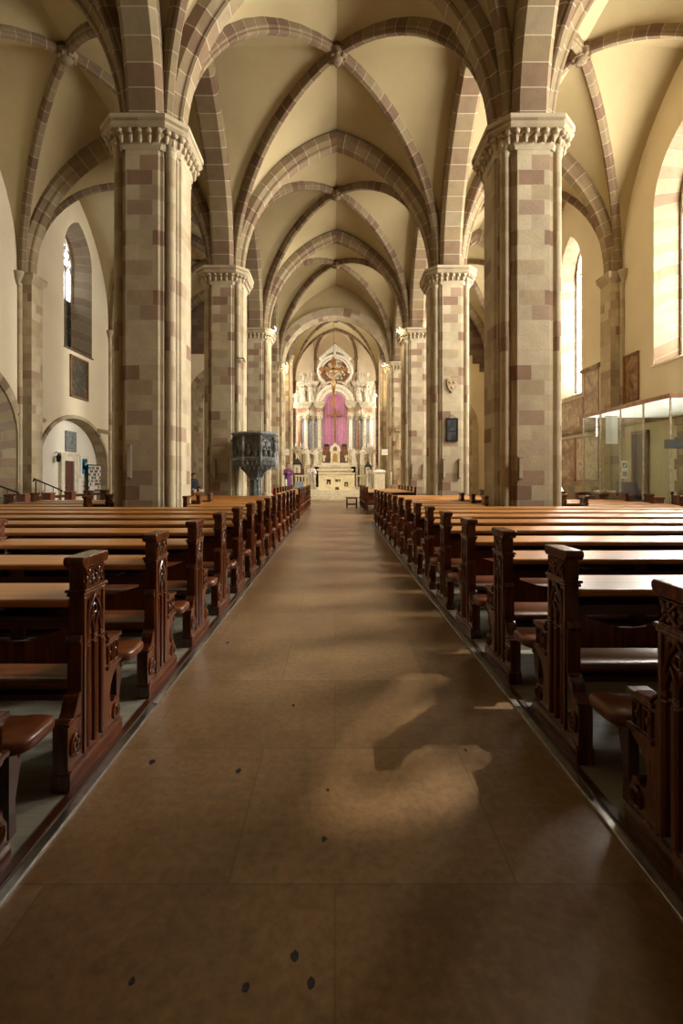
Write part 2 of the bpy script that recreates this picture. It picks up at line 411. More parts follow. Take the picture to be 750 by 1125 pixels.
# ------------------------------------------------------------------ piers
def pier_plan():
    q = [(.77,.0),(.77,.37),(.71,.40),(.71,.46),(.60,.50),(.50,.60),(.46,.71),(.40,.71),(.37,.77)]
    out = []
    for k in range(4):
        c, s = math.cos(k*PI/2), math.sin(k*PI/2)
        out += [(x*c-y*s, x*s+y*c) for x, y in q]
    return out
def octo(a, b): return [(a,-b),(a,b),(b,a),(-b,a),(-a,b),(-a,-b),(-b,-a),(b,-a)]
def stone_pier(x, y, label):
    t = thing('stone_pier', (x, y, 0), label, 'pier', 'nave piers')
    b = MB()
    for z0, z1, a in ((0,.18,1.0),(.18,.40,.93)): b.prism(octo(a, a*.6), 'z', z0, z1)
    ra, rb = octo(.93,.56), octo(.80,.47)
    b.loft([[(*p,.40) for p in ra], [(*p,.55) for p in rb]], sm=False)
    b.build('pier_base', M['pier'], t)
    plan = pier_plan()
    MB().prism(plan, 'z', .5, 9.0).build('pier_shaft', M['pier'], t)
    for sx in (-1, 1):
        for sy in (-1, 1):
            c = MB(); c.lathe([(.17,.5),(.17,.62),(.135,.7),(.115,.72),(.115,8.86),(.135,8.9),(.135,8.95),(.12,8.98),(.19,9.2)], (sx*.585, sy*.585, 0), 14)
            c.build('colonnette', M['pier'], t)
    cp = MB()
    rings = []
    for z, a, bb in ((8.95,.775,.42),(9.02,.79,.44),(9.12,.80,.47),(9.26,.88,.54),(9.36,.95,.58)):
        rings.append([(*p, z) for p in octo(a, bb)])
    cp.loft(rings, sm=False)
    pts = octo(.90,.55)
    for i in range(8):
        p, q = pts[i], pts[(i+1) % 8]; m = 5 if i % 2 == 0 else 3
        for k in range(m):
            u = (k+.5)/m; px, py = p[0]+(q[0]-p[0])*u, p[1]+(q[1]-p[1])*u
            cp.ball((px*1.0, py*1.0, 9.28), (.085,.085,.065), 8, h=4)
            cp.ball((px*.95, py*.95, 9.17), (.05,.05,.12), 6, h=4)
    cp.build('capital', M['pier'], t)
    ab = MB(); rings = []
    for z, a, bb in ((9.33,.96,.58),(9.38,1.0,.60),(9.42,1.0,.60),(9.47,.97,.58),(9.50,1.02,.61),(9.60,1.02,.61)):
        rings.append([(*p, z) for p in octo(a, bb)])
    ab.loft(rings, sm=False); ab.build('abacus', M['pier'], t)
    return t
pl = ['tall beige sandstone pier on the {} above the camera end', 'tallest-looking sandstone pier on the {}, nearest the camera, with octagonal capital',
      'second sandstone pier on the {}, next behind the nearest one', 'third sandstone pier on the {}, partly hidden by the second', 'last sandstone pier on the {}, carrying the chancel arch']
for k, y in enumerate(PY):
    for side, x in (('left', PL), ('right', PR)):
        l = pl[k].format(side)
        if k == 2 and side == 'left': l = 'second sandstone pier on the left, with the grey pulpit beside it'
        if k == 2 and side == 'right': l = 'second sandstone pier on the right, bearing a carved shield and dark plaque'
        stone_pier(x, y, l)

# ------------------------------------------------------------------ walls
def outline(ua, ub, sill, spring, apex, n=10):
    m = (ua+ub)/2
    a, _ = arc((ua, 0, spring), (m, 0, apex), n); b, _ = arc((ub, 0, spring), (m, 0, apex), n)
    top = [(p.x, p.z) for p in a] + [(p.x, p.z) for p in b[::-1][1:]]
    return [(ua, sill)] + top + [(ub, sill)]
def wall_panel(mb, P, u0, u1, z0, z1, holes):
    u = u0
    def quad(a, b, c, d):
        mb.add([P(*q) for q in (a, b, c, d)], [(0,1,2,3)], [[a, b, c, d]])
    for h in sorted(holes):
        ol = outline(*h)
        if h[0] > u: quad((u,z0),(h[0],z0),(h[0],z1),(u,z1))
        if h[2] > z0: quad((h[0],z0),(h[1],z0),(h[1],h[2]),(h[0],h[2]))
        top = ol[1:-1]
        for p, q in zip(top[:-1], top[1:]): quad(p, q, (q[0], z1), (p[0], z1))
        u = h[1]
    if u < u1: quad((u,z0),(u1,z0),(u1,z1),(u,z1))
def reveal(mb, P, d, h, h2, close=True, lead=.0):
    """splayed stone reveal from hole h at the wall face to h2 at depth d"""
    a, b = outline(*h), outline(*h2); n = len(a)
    va = [P(*q, lead) for q in a]; vb = [P(*q, d) for q in b]
    L = [0]
    for i in range(1, n): L.append(L[-1]+math.hypot(a[i][0]-a[i-1][0], a[i][1]-a[i-1][1]))
    fs = []; us = []
    for i in range(n-1):
        fs.append((i, i+1, n+i+1, n+i)); us.append([(0, L[i]), (0, L[i+1]), (d, L[i+1]), (d, L[i])])
    if close:
        fs.append((n-1, 0, n, 2*n-1)); us.append(None)
    mb.add(va+vb, fs, us)
LW = lambda u, z, d=0: (XL-d, u, z)
RW = lambda u, z, d=0: (XR+d, u, z)
# right wall windows (centre y, half width, sill, spring, apex)
RWIN = [(PY[0]+BAY/2, 1.4, 5.5, 11.0, 13.2), (15.55, 1.6, 5.48, 11.0, 13.2), (23.25, 1.05, 5.38, 11.3, 13.1), (30.85, 1.05, 5.4, 11.3, 13.1)]
rh = [(c-w, c+w, s, sp, ap) for c, w, s, sp, ap in RWIN]
lwin = (22.3, 24.85, 7.6, 12.1, 13.95)
portal = (13.7, 18.95, 0, 3.05, 5.5)
niche = (20.3, 26.35, 0, 2.0, 4.35)
mb = MB(); wall_panel(mb, RW, YW, 35.2, 0, ZTOP, rh); struct(mb, 'wall_right', M['wall'], 'pale cream plaster wall of the right aisle with tall windows')
# left wall: niche under window -> split in two u-ranges handled as stacked panels
mb = MB()
wall_panel(mb, LW, YW, 19.8, 0, ZTOP, [portal])
wall_panel(mb, LW, 19.8, 28.0, 0, 6.0, [niche]); wall_panel(mb, LW, 19.8, 28.0, 6.0, ZTOP, [lwin])
wall_panel(mb, LW, 28.0, 35.2, 0, ZTOP, [])
struct(mb, 'wall_left', M['wall'], 'pale cream plaster wall of the left aisle with niches')
mb = MB(); wall_panel(mb, lambda u, z: (u, YW, z), XL, XR, 0, ZTOP, []); struct(mb, 'wall_west', M['dark_stone'], 'unseen entrance wall behind the camera, made dark to absorb light')  # unseen wall, given dark stone to absorb light behind the camera

def emit_pane(name, col, st, tr):
    m, nt, b, out = new_mat(name); nt.nodes.remove(b)
    e = N(nt, 'ShaderNodeEmission', Strength=st); e.inputs[0].default_value = (*col, 1)
    t = N(nt, 'ShaderNodeBsdfTransparent'); t.inputs[0].default_value = (tr, tr, tr, 1)
    a = nt.nodes.new('ShaderNodeAddShader'); nt.links.new(e.outputs[0], a.inputs[0]); nt.links.new(t.outputs[0], a.inputs[1])
    nt.links.new(a.outputs[0], out.inputs[0]); return m
M['pane_r'] = emit_pane('bright_leaded_glass', (1, .95, .86), WIN_R, .75)
M['pane_l'] = emit_pane('left_leaded_glass', (.92, .96, 1), WIN_L, .3)
M['dark_pane'] = simple('dark_closed_glass', (.02,.025,.022), .25, 0, .3, 3)
M['win_stone'] = masonry('window_sandstone', [(0, (.19,.14,.085)), (.4, (.17,.115,.07)), (.6, (.22,.17,.105)), (.85, (.13,.085,.055))], (.32,.26,.18), 9.0, .45, .01)

def church_window(k, P, h, d, panem, label, lights=3, dark_to=None, shrink=.66, lead=.045):
    t = bpy.data.objects.new(f'window_{k}', None); COL.objects.link(t); tag(t, label, None, None, 'structure')
    c = (h[0]+h[1])/2; w = (h[1]-h[0])/2; w2 = w*shrink
    h2 = (c-w2, c+w2, h[2]+.35, h[3], h[4]-(w-w2)*.9)
    mb = MB(); reveal(mb, P, d, h, h2); mb.build('window_frame', M['win_stone'], t)
    # moulded edge on the wall face
    ol = outline(*h)
    ol = [(c-w2*1.0, h2[2])] if False else outline(*h2)
    # pane: fan strips
    pm = MB(); pd = MB()
    top = ol[1:-1]; zb = dark_to or h2[2]
    for p, q in zip(top[:-1], top[1:]):
        pm.add([P(p[0], zb, d), P(q[0], zb, d), P(q[0], q[1], d), P(p[0], p[1], d)], [(0,1,2,3)])
    pm.build('pane', panem, t)
    if dark_to:
        pd.add([P(h2[0], h2[2], d), P(h2[1], h2[2], d), P(h2[1], zb, d), P(h2[0], zb, d)], [(0,1,2,3)])
        pd.build('shutter_pane', M['dark_pane'], t)
    tr = MB(); dd = d-.05; r = .05 if w > 1.2 else .045
    zt = h2[3]-.55
    def tp(pts, rr=r, cl=False): tr.tube([P(u, z, dd) for u, z in pts], rr, 6, cl)
    us = [h2[0]+2*w2*i/lights for i in range(1, lights)]
    for u in us: tp([(u, h2[2]), (u, zt+.45)], r)
    tp(ol, r*1.3)
    bw = 2*w2/lights
    for i in range(lights):     # trefoil heads of the lights
        a = h2[0]+bw*i; o2 = outline(a+.02, a+bw-.02, zt-.1, zt, zt+bw*.95, 6); tp(o2[1:-1], r*.8)
    ra = w2*.36; zc = h2[3]+.42     # tracery roundels with foils
    for cu, cz, rr in ((c-w2*.42, zc, ra), (c+w2*.42, zc, ra), (c, zc+ra*1.55, ra*.9)):
        if cz+rr > h2[4]: rr = max(.12, h2[4]-cz-.1)
        tp([(cu+rr*math.cos(2*PI*i/16), cz+rr*math.sin(2*PI*i/16)) for i in range(16)], r*.8, True)
        for j in range(4):
            an = j*PI/2+PI/4; tp([(cu+rr*math.cos(an), cz+rr*math.sin(an)), (cu+rr*.45*math.cos(an+.3), cz+rr*.45*math.sin(an+.3))], r*.6)
    z = h2[2]+.8
    while z < zt:               # saddle bars
        tp([(h2[0], z), (h2[1], z)], .014); z += .8
    tr.build('tracery', M['win_stone'], t)
    sl = MB(); sl.add([P(h[0]-.05, h[2]-.04, -.08), P(h[1]+.05, h[2]-.04, -.08), P(h[1]+.05, h[2]+.02, -.08), P(h[0]-.05, h[2]+.02, -.08),
                       P(h[0]-.05, h[2]-.04, .02), P(h[1]+.05, h[2]-.04, .02), P(h[1]+.05, h[2]+.02, .02), P(h[0]-.05, h[2]+.02, .02)],
                      [(0,1,2,3),(4,5,6,7),(0,1,5,4),(2,3,7,6),(0,3,7,4),(1,2,6,5)])
    sl.build('sill', M['white_wall'] if P is RW else M['win_stone'], t)
    return t
wl = ['beside the nearest pews', 'above the glass porch', 'above the frescoes', 'nearest the chancel']
for i, h in enumerate(rh):
    church_window(i+1, RW, h, .75, M['pane_r'], f'bright tall traceried window in the right wall {wl[i]}', 3 if h[1]-h[0] > 2.5 else 2, shrink=.72)
church_window(5, LW, lwin, .85, M['pane_l'], 'tall traceried window with dark lower half in the left wall', 3, dark_to=10.35, shrink=.62)

# wall pilasters with capitals
for side, P, s in (('left', LW, 1), ('right', RW, -1)):
    for k, y in enumerate(PY[:4]):
        yy = y + (.15 if side == 'left' else 0)
        mb = MB(); mb.box(*sorted((P(0,0,.1)[0], P(0,0,-.48)[0])), yy-.36, yy+.36, 0, 9.25)
        for dy in (-.42, .42): mb.lathe([(.09,0),(.09,9.2)], (P(0,0,-.06)[0], yy+dy, 0), 10)
        rings = []
        for z, a, b in ((9.2,.48,.36),(9.3,.52,.40),(9.4,.60,.46),(9.6,.62,.48)):
            x0, x1 = P(0,0,.1)[0], P(0,0,-a)[0]; rings.append([(x0,yy-b,z),(x1,yy-b,z),(x1,yy+b,z),(x0,yy+b,z)])
        mb.loft(rings, sm=False)
        for dy in (-.55, .55):
            mb.lathe([(.03,-.5),(.1,-.3),(.16,-.15),(.2,0)], (P(0,0,-.1)[0], yy+dy, ZS), 10)
        trim(mb, M['pier'], f'sandstone wall pilaster with capital, {side} aisle, level with the {["camera", "nearest pier", "second pier", "third pier"][k]}')
# string courses
for P, sd, y0, y1, z in ((LW, 'left', 18.95, 20.75, 3.98), (LW, 'left wall beyond the niche', 25.4, 35, 4.0), (RW, 'right wall between the fresco tiers', 19.8, 34, 3.65), (RW, 'right wall behind the glass porch', 4, 19.0, 3.62), (RW, 'right wall along the top of the frescoes', 20.6, 22.15, 6.35)):
    mb = MB(); s = -1 if P is LW else 1
    pr = [(P(0,0,.02)[0], z-.1), (P(0,0,-.06)[0], z-.1), (P(0,0,-.13)[0], z), (P(0,0,-.13)[0], z+.05), (P(0,0,.02)[0], z+.13)]
    mb.prism(pr, 'y', y0, y1); trim(mb, M['stone'], f'narrow stone string course on the {sd}')

# left portal with stone reveal and dark door
mb = MB(); reveal(mb, LW, 1.1, portal, (14.6, 18.1, 0, 2.7, 4.5), close=False); trim(mb, M['stone'], 'deep round sandstone reveal of the portal in the left wall')
def ring(P, h, w, d0, d1, n=14):
    a, b = outline(*h, n), outline(h[0]-w, h[1]+w, h[2], h[3], h[4]+w, n); mb = MB(); m = len(a)
    vs = [P(*q, d) for d in (d0, d1) for pts in (a, b) for q in pts]; fs = []; us = []
    for i in range(m-1):
        for f in ((i, i+1, m+i+1, m+i), (2*m+i, 2*m+i+1, 3*m+i+1, 3*m+i), (i, i+1, 2*m+i+1, 2*m+i), (m+i, m+i+1, 3*m+i+1, 3*m+i)):
            fs.append(f); us.append([(0, .12*i*2), (0, .12*i*2+.24), (w, .12*i*2+.24), (w, .12*i*2)])
    mb.add(vs, fs, us); return mb
trim(ring(LW, portal, .38, -.08, .05), M['stone'], 'round sandstone arch band over the portal in the left wall')
mb = MB(); wall_panel(mb, lambda u, z: (XL-1.1, u, z), 14.4, 18.3, 0, 4.7, [(15.2, 17.5, 0, 2.4, 3.4)]); struct(mb, 'wall_portal', M['stone'], 'sandstone back wall inside the left portal')
t = bpy.data.objects.new('door_1', None); COL.objects.link(t); tag(t, 'dark brown wooden door inside the arched portal', None, None, 'structure')
mb = MB(); mb.box(XL-1.3, XL-1.2, 15.1, 17.6, 0, 3.5)
for y in (15.3, 15.75, 16.55, 17.0): mb.box(XL-1.2, XL-1.17, y, y+.38, .3, 1.1); mb.box(XL-1.2, XL-1.17, y, y+.38, 1.3, 2.3)
mb.build('door_leaf', M['door_wood'], t)
# left niche
mb = MB(); reveal(mb, LW, .45, niche, (20.4, 26.25, 0, 2.0, 4.28), close=False); trim(mb, M['stone'], 'moulded stone soffit of the round wall niche on the left')
trim(ring(LW, niche, .16, -.10, .05), M['stone'], 'thin moulded round arch around the white niche on the left')
mb = MB(); wall_panel(mb, lambda u, z: (XL-.45, u, z), 20.2, 26.5, 0, 4.5, []); struct(mb, 'wall_niche', M['white_wall'], 'white plaster back wall of the arched niche on the left')
t = bpy.data.objects.new('door_2', None); COL.objects.link(t); tag(t, 'small reddish brown door in a pale stone frame under the niche', None, None, 'structure')
mb = MB(); mb.box(XL-.46, XL-.39, 22.92, 23.74, 0, 2.32)
for z0, z1 in ((.2, 1.0), (1.15, 2.1)): mb.box(XL-.39, XL-.37, 23.05, 23.6, z0, z1)
mb.build('door_leaf', M['door_wood'], t)
mb = MB(); mb.box(XL-.46, XL-.30, 22.62, 22.92, 0, 2.62); mb.box(XL-.46, XL-.30, 23.74, 24.12, 0, 2.62); mb.box(XL-.46, XL-.30, 22.92, 23.74, 2.32, 2.62); mb.box(XL-.46, XL-.27, 22.55, 24.2, 2.6, 2.7)
mb.build('door_frame', M['step_stone'], t)
mb = MB(); mb.ball((XL-.34, 23.02, 1.05), .05); mb.build('door_handle', M['black_iron'], t)

# end walls of the aisles
YE = 35.2
def endwall(x0, x1, hole, steps, nm, lab):
    P = lambda u, z, d=0: (u, YE+d, z)
    mb = MB(); wall_panel(mb, P, x0, x1, 0, ZTOP, [hole]); struct(mb, f'wall_{nm}', M['wall'], lab)
    mb = MB(); c = (hole[0]+hole[1])/2; reveal(mb, P, 1.4, hole, (hole[0]+.3, hole[1]-.3, 0, hole[3]-.1, hole[4]-.35), close=False)
    trim(mb, M['stone'], f'sandstone reveal of the chapel arch, {nm.replace("_", " ")}')
    trim(ring(P, hole, .4, -.1, .05), M['stone'], f'pointed sandstone band of the chapel arch, {nm.replace("_", " ")}')
    mb = MB(); wall_panel(mb, lambda u, z: (u, YE+1.4, z), x0, x1, 0, ZTOP, []); struct(mb, f'wall_{nm}_chapel', M['wall'], f'yellow lit back wall of the chapel, {nm.replace("_", " ")}')
    for (a, b, z0) in steps:
        pass
    mb = MB(); pts = [(steps[0][0], 15.6)]
    for a, b, z0 in steps: pts += [(a, z0), (b, z0)]
    pts += [(steps[-1][1], 15.6)]
    mb.prism(pts, 'y', YE-.06, YE+.02); trim(mb, M['dark_stone'], f'exposed dark masonry high on the end wall, {nm.replace("_", " ")}')
endwall(XL, PL-1.04, (-10.3, -6.5, 0, 7.2, 9.3), [(-12.4, -11.2, 10.2), (-11.2, -9.4, 10.5), (-9.4, -8.2, 11.0), (-8.2, -5.2, 11.6)], 'left_aisle_end', 'plaster end wall of the left aisle below dark masonry')
endwall(PR+1.04, XR, (5.9, 10.0, 0, 5.2, 7.2), [(5.2, 8.4, 12.2), (8.4, 9.0, 11.6), (9.0, 9.5, 11.0), (9.5, 10.0, 10.4), (10.0, 10.5, 9.8), (10.5, 11.2, 9.2)], 'right_aisle_end', 'plaster end wall of the right aisle below stepped masonry')
for x0, x1, nm in ((PL-1.05, PL-.3, 'left'), (PR+.3, PR+1.05, 'right')):
    mb = MB(); mb.box(x0, x1, YE-.02, YE+.6, 0, ZTOP-.5); trim(mb, M['stone'], f'sandstone wall strip joining the last {nm} pier to the aisle end wall')
# chancel arch wall
P = lambda u, z, d=0: (u, PY[4]-.15+d, z)
co = (XC-.03-3.8, XC-.03+3.8, 9.606, 9.62, 13.05)
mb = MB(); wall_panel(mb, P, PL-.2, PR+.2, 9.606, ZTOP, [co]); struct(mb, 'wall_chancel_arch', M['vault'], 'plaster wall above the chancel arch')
mb = MB(); reveal(mb, P, .75, co, (co[0]+.12, co[1]-.12, 9.606, 9.62, 12.92), close=False); trim(mb, M['pier'], 'stone soffit of the chancel arch')
trim(ring(P, co, .55, -.12, .05, 16), M['pier'], 'broad yellowish stone band of the chancel arch')
# chancel walls, apse and vaults
CW = 4.2; YA, YB = 47.6, 51.8; AX = 2.2
M['pane_a'] = emit_pane('apse_glass', (1, .95, .84), WIN_A, .6)
seq = [(XC-CW, YA), (XC-AX, YB), (XC+AX, YB), (XC+CW, YA)]
for q, ((xa, ya), (xb, yb)) in enumerate(zip(seq[:-1], seq[1:])):
    d_ = Vector((xb-xa, yb-ya)); L_ = d_.length; d_ /= L_; n_ = Vector((-d_.y, d_.x))
    AP = lambda u, z, d=0, xa=xa, ya=ya, d_=d_, n_=n_: (xa+d_.x*u+n_.x*d, ya+d_.y*u+n_.y*d, z)
    hs = [] if q == 1 else [(L_/2-1.1, L_/2+1.1, 4.5, 9.0, 11.0)]
    cl = MB(); wall_panel(cl, AP, 0, L_, 0, ZTOP, hs); struct(cl, f'wall_apse_{["left", "back", "right"][q]}', M['wall'], f'cream {["left oblique", "back", "right oblique"][q]} wall of the polygonal apse')
    if hs: church_window(10+q//2, AP, hs[0], .4, M['pane_a'], f'tall apse window behind the high altar on the {"left" if q == 0 else "right"}', 2, shrink=.75)
M['pane_c'] = emit_pane('chancel_glass', (1, .95, .84), WIN_C, .6)
wk = 5
for s_, nm in ((-1, 'left'), (1, 'right')):
    CP = (lambda u, z, d=0: (XC-CW-d, u, z)) if s_ < 0 else (lambda u, z, d=0: (XC+CW+d, u, z))
    holes = [(37.2, 39.8, 4.5, 10.2, 12.2), (42.6, 45.6, 5.5, 11.0, 13.2)]
    cl = MB(); wall_panel(cl, CP, 35.74, YA, 0, ZTOP, holes); struct(cl, f'wall_chancel_{nm}', M['wall'], f'cream {nm} wall of the chancel with tall windows')
    for q, h in enumerate(holes):
        church_window(wk+1, CP, h, .5, M['pane_c'], f'tall chancel window in the {nm} wall, {["nearer the arch", "nearer the high altar"][q]}', 3, shrink=.75); wk += 1
CZ = 11.0
for k, (y0, y1, zz, ze, za) in enumerate(((35.4, 41.0, 15.0, 15.2, 14.8), (41.0, 47.6, 15.9, 16.2, 15.9))):
    vault(XC-CW, XC+CW, y0, y1, (XC, (y0+y1)/2), f'ribbed vault of the chancel, {"front" if k == 0 else "rear"} bay', CZ, zz, [.25]*4, .1, ze)
    p, n = arch_path((XC-CW+.2, y1, CZ), (XC, y1, za), (XC+CW-.2, y1, CZ), 16)
    trim(MB().sweep(p, n, (0,1,0), SEC_DIAG), M['rib'], f'dark stone rib across the chancel, {"front" if k == 0 else "rear"}')
mb = MB(); ap = [(XC-CW, YA), (XC-AX, YB), (XC+AX, YB), (XC+CW, YA)]; bo = (XC, 47.9)
for a, b in zip(ap[:-1], ap[1:]):
    mid = ((a[0]+b[0])/2, (a[1]+b[1])/2)
    half_web(mb, a, b, bo, mid, 14.2, 17.0, 17.2, .1, .1); half_web(mb, b, a, bo, mid, 14.2, 17.0, 17.2, .1, .1)
o = struct(mb, 'ceiling', M['wall'], 'ribbed vault of the polygonal apse above the high altar', ang=60)
for a in ap:
    p0 = (*off(a, bo, .2), 14.2); p, n = arc(p0, (*bo, 16.8), 14); MB().sweep(p, n, lat(p0, bo), SEC_DIAG).build('rib', M['rib'], o)
b = MB(); b.lathe([(.1,-.25),(.25,-.15),(.32,0),(.3,.2)], (*bo, 16.85), 12); b.build('boss', M['rib'], o)
for k, (x, y, z) in enumerate([(XC-CW+.12, 41, CZ), (XC+CW-.12, 41, CZ), (XC-CW+.15, YA, CZ), (XC+CW-.15, YA, CZ), (XC-AX+.05, YB-.15, 14.2), (XC+AX-.05, YB-.15, 14.2)]):
    mb = MB(); mb.lathe([(.16,.6),(.13,.7),(.13,z-.5),(.16,z-.45),(.14,z-.4),(.26,z-.1),(.28,z)], (x, y, 0), 12)
    trim(mb, M['rib'], f'slender wall shaft with capital in the chancel, {["left front", "right front", "left middle", "right middle", "left apse corner", "right apse corner"][k]}')
# inner responds of the chancel arch and its inner order
for s in (-1, 1):
    mb = MB(); x = XC+s*3.40
    mb.box(min(x, x+s*.86), max(x, x+s*.86), 36.1, 36.8, 0, 10.2)
    mb.lathe([(.13,0),(.13,10.0),(.2,10.1),(.17,10.15),(.3,10.5),(.3,10.6)], (x, 36.1, 0), 12)
    mb.box(min(x-.05*s, x+s*.86), max(x-.05*s, x+s*.86), 36.0, 36.85, 10.2, 10.6)
    trim(mb, M['stone'], f'inner sandstone respond of the chancel arch on the {"left" if s < 0 else "right"}')
pth, nn = arch_path((XC-3.3, 36.45, 10.6), (XC, 36.45, 13.35), (XC+3.3, 36.45, 10.6), 16)
trim(MB().sweep(pth, nn, (0,1,0), [(-.12,0),(.12,0),(.2,.1),(.3,.24),(.3,.42),(-.3,.42),(-.3,.24),(-.2,.1)]), M['rib'], 'dark moulded inner arch of the chancel opening')
# unseen slab added above the vaults to block leaking sky and sun light
mb = MB(); mb.box(XL-3, XR+3, YW-1, YB+1, ZTOP, ZTOP+.3); struct(mb, 'roof', M['dark_stone'], 'unseen slab added above the vaults to block light leaks')

# ------------------------------------------------------------------ floors
XE = 1.31      # aisle-side face of the pews
mb = MB(); mb.box(-1.23, 1.23, YW, 17.2, -.1, 0); mb.box(XL-1.5, XR+1, 17.2, 50.5, -.1, 0)
struct(mb, 'floor', M['floor'], 'worn brown slab floor of the centre aisle and crossing')
mb = MB(); mb.box(XL-1.5, -1.23, YW, 17.2, -.1, .0); struct(mb, 'floor_boards_left', M['platform'], 'grey worn boards under the pews left of the aisle')
mb = MB(); mb.box(1.23, XR+1, YW, 17.2, -.1, .0); struct(mb, 'floor_boards_right', M['platform'], 'grey worn boards under the pews right of the aisle')
for s, nm in ((-1, 'left'), (1, 'right')):
    mb = MB(); y = YW
    while y < 17.0:
        y1 = min(y+2.3, 17.05)
        mb.box(min(s*1.205, s*1.245), max(s*1.205, s*1.245), y, y1-.008, -.02, .014); y = y1
    trim(mb, M['metal_strip'], f'worn metal edging strip along the {nm} side of the aisle', bev=.005)
    mb = MB(); mb.box(min(s*1.265, s*1.30), max(s*1.265, s*1.30), YW, 17.0, -.02, .012); trim(mb, M['wood_dark'], f'low dark strip imitating the dark gap by the pew ends on the {nm}')  # added strip; its dark colour stands in for the dark gap beside the pews
# steps to the chancel
mb = MB()
for k in range(4):
    w = 7.2 if k < 3 else 7.2
    mb.box(XC-3.45, XC+3.45, 30.9+.36*k, 36.0, .16*k, .16*(k+1))
mb.box(XC-3.45, XC+3.45, 35.2, 47, .0, .638)
trim(mb, M['step_stone'], 'pale stone steps rising to the altar platform', bev=.012)
# ------------------------------------------------------------------ pews
ORDDUMMY = 0
PROF = [(0,0),(0,.33),(.025,.352),(.05,.338),(.068,.36),(.085,.40),(.10,.43),(.13,.44),(.13,.68),(.115,.70),(.135,.735),(.15,.72),(.15,1.08),(.37,1.08),
        (.37,.70),(.385,.665),(.43,.635),(.54,.615),(.565,.60),(.565,.575),(.545,.56),(.545,.465),(.565,.445),(.555,.42),(.52,.40),(.485,.375),(.455,.33),(.445,.28),
        (.455,.235),(.485,.222),(.51,.245),(.545,.238),(.555,.20),(.575,.17),(.575,0)]
TH = .078
def rosette(s, cy, cz, r):
    b = MB()
    def X(t): return s*t
    b.tube([(X(-.004), cy+r*math.cos(2*PI*i/20), cz+r*1.25*math.sin(2*PI*i/20)) for i in range(20)], .010, 6, True)
    for k in range(5):
        a = PI/2+2*PI*k/5; b.ball((X(-.004), cy+r*.5*math.cos(a), cz+r*.62*math.sin(a)), (.012, r*.30, r*.36), 8, h=4)
    b.ball((X(-.008), cy, cz), (.014, r*.22, r*.26), 8, h=4)
    return b
def make_end(s, parent, t0=0.0, flip=False):
    """carved end panel; outer face at x = s*t0, thickness outward from the aisle"""
    f = -s if flip else s
    def X(t): return s*t0 + f*t
    e = MB(); e.prism(PROF, 'x', X(0), X(TH))
    e.prism([(-.006,.0),(-.006,.085),(.01,.10),(.565,.10),(.581,.085),(.581,0)], 'x', X(-.014), X(TH+.004))
    # ledge and bracket mouldings
    for z, d, y0, y1 in ((.945,.016,.135,.385),(.925,.009,.14,.38)): e.box(*sorted((X(-d), X(TH+d))), y0, y1, z, z+.018)
    for z in (.605,.45): e.box(*sorted((X(-.012), X(TH+.008))), .40, .575, z-.012, z+.012)
    e.box(*sorted((X(-.010), X(TH+.006))), -.004, .12, .318, .334)
    for y in (.152, .352): e.box(*sorted((X(-.010), X(0))), y-.012, y+.012, .11, .925)
    o = e.build('end_panel', M['wood_end'], parent, bev=.005)
    c = MB(); c.prism([(.135,1.075),(.122,1.09),(.114,1.105),(.116,1.124),(.128,1.134),(.385,1.134),(.398,1.124),(.40,1.105),(.393,1.09),(.382,1.075)], 'x', X(-.014), X(TH+.012))
    c.build('cap', M['wood_end'], o, bev=.005)
    tr = MB()
    # double lancet with colonnettes
    def tt(pts, r, cl=False): tr.tube([(X(d), y, z) for d, y, z in pts], r, 6, cl)
    for y in (.178, .252, .326): tt([(-.004, y, .13), (-.004, y, .66)], .0125 if y != .252 else .015)
    for y in (.178, .252, .326):
        for z in (.66, .685, .70): tt([(-.006, y-.016, z), (-.006, y+.016, z)], .008)
    for a, b in ((.178,.252),(.252,.326)):
        m = (a+b)/2; tt([(-.005,a,.70),(-.005,a+.006,.745),(-.005,m-.012,.785),(-.005,m,.81),(-.005,m+.012,.785),(-.005,b-.006,.745),(-.005,b,.70)], .009)
    tt([(-.005,.172,.70),(-.005,.178,.79),(-.005,.205,.86),(-.005,.252,.915),(-.005,.299,.86),(-.005,.326,.79),(-.005,.332,.70)], .010)
    tt([(-.004,.252+.022*math.cos(i*PI/6),.84+.026*math.sin(i*PI/6)) for i in range(12)], .007, True)
    for y in (.185,.318): tt([(-.004,y,.82),(-.004,y+(.02 if y<.25 else -.02),.90)], .008)
    # frieze of two quatrefoil squares
    for q in (.205, .305):
        tt([(-.005,q-.045,.975),(-.005,q+.045,1.06)], .008); tt([(-.005,q+.045,.975),(-.005,q-.045,1.06)], .008)
        for a in range(4): tr.ball((X(-.004), q+.03*math.cos(a*PI/2), 1.018+.03*math.sin(a*PI/2)), (.008,.012,.014), 6, h=4)
    tt([(-.005,.155,.968),(-.005,.355,.968),(-.005,.355,1.066),(-.005,.155,1.066)], .007, True)
    # two little panels on the arm bracket
    for q in (.435, .505):
        tt([(-.004,q-.024,.475),(-.004,q+.024,.475),(-.004,q+.024,.575),(-.004,q-.024,.575)], .007, True)
        tr.ball((X(-.002), q, .525), (.012,.014,.022), 6, h=4)
    tt([(-.004,.385,.655),(-.004,.42,.62),(-.004,.52,.61)], .008)
    tr.build('tracery', M['wood_end'], o)
    for cy, cz, r in ((.065,.205,.042),(.512,.16,.032)):
        rb = rosette(f, cy, cz, r)
        rb.xf(Matrix.Translation((s*t0, 0, 0))); rb.build('rosette', M['wood_end'], o)
    return o
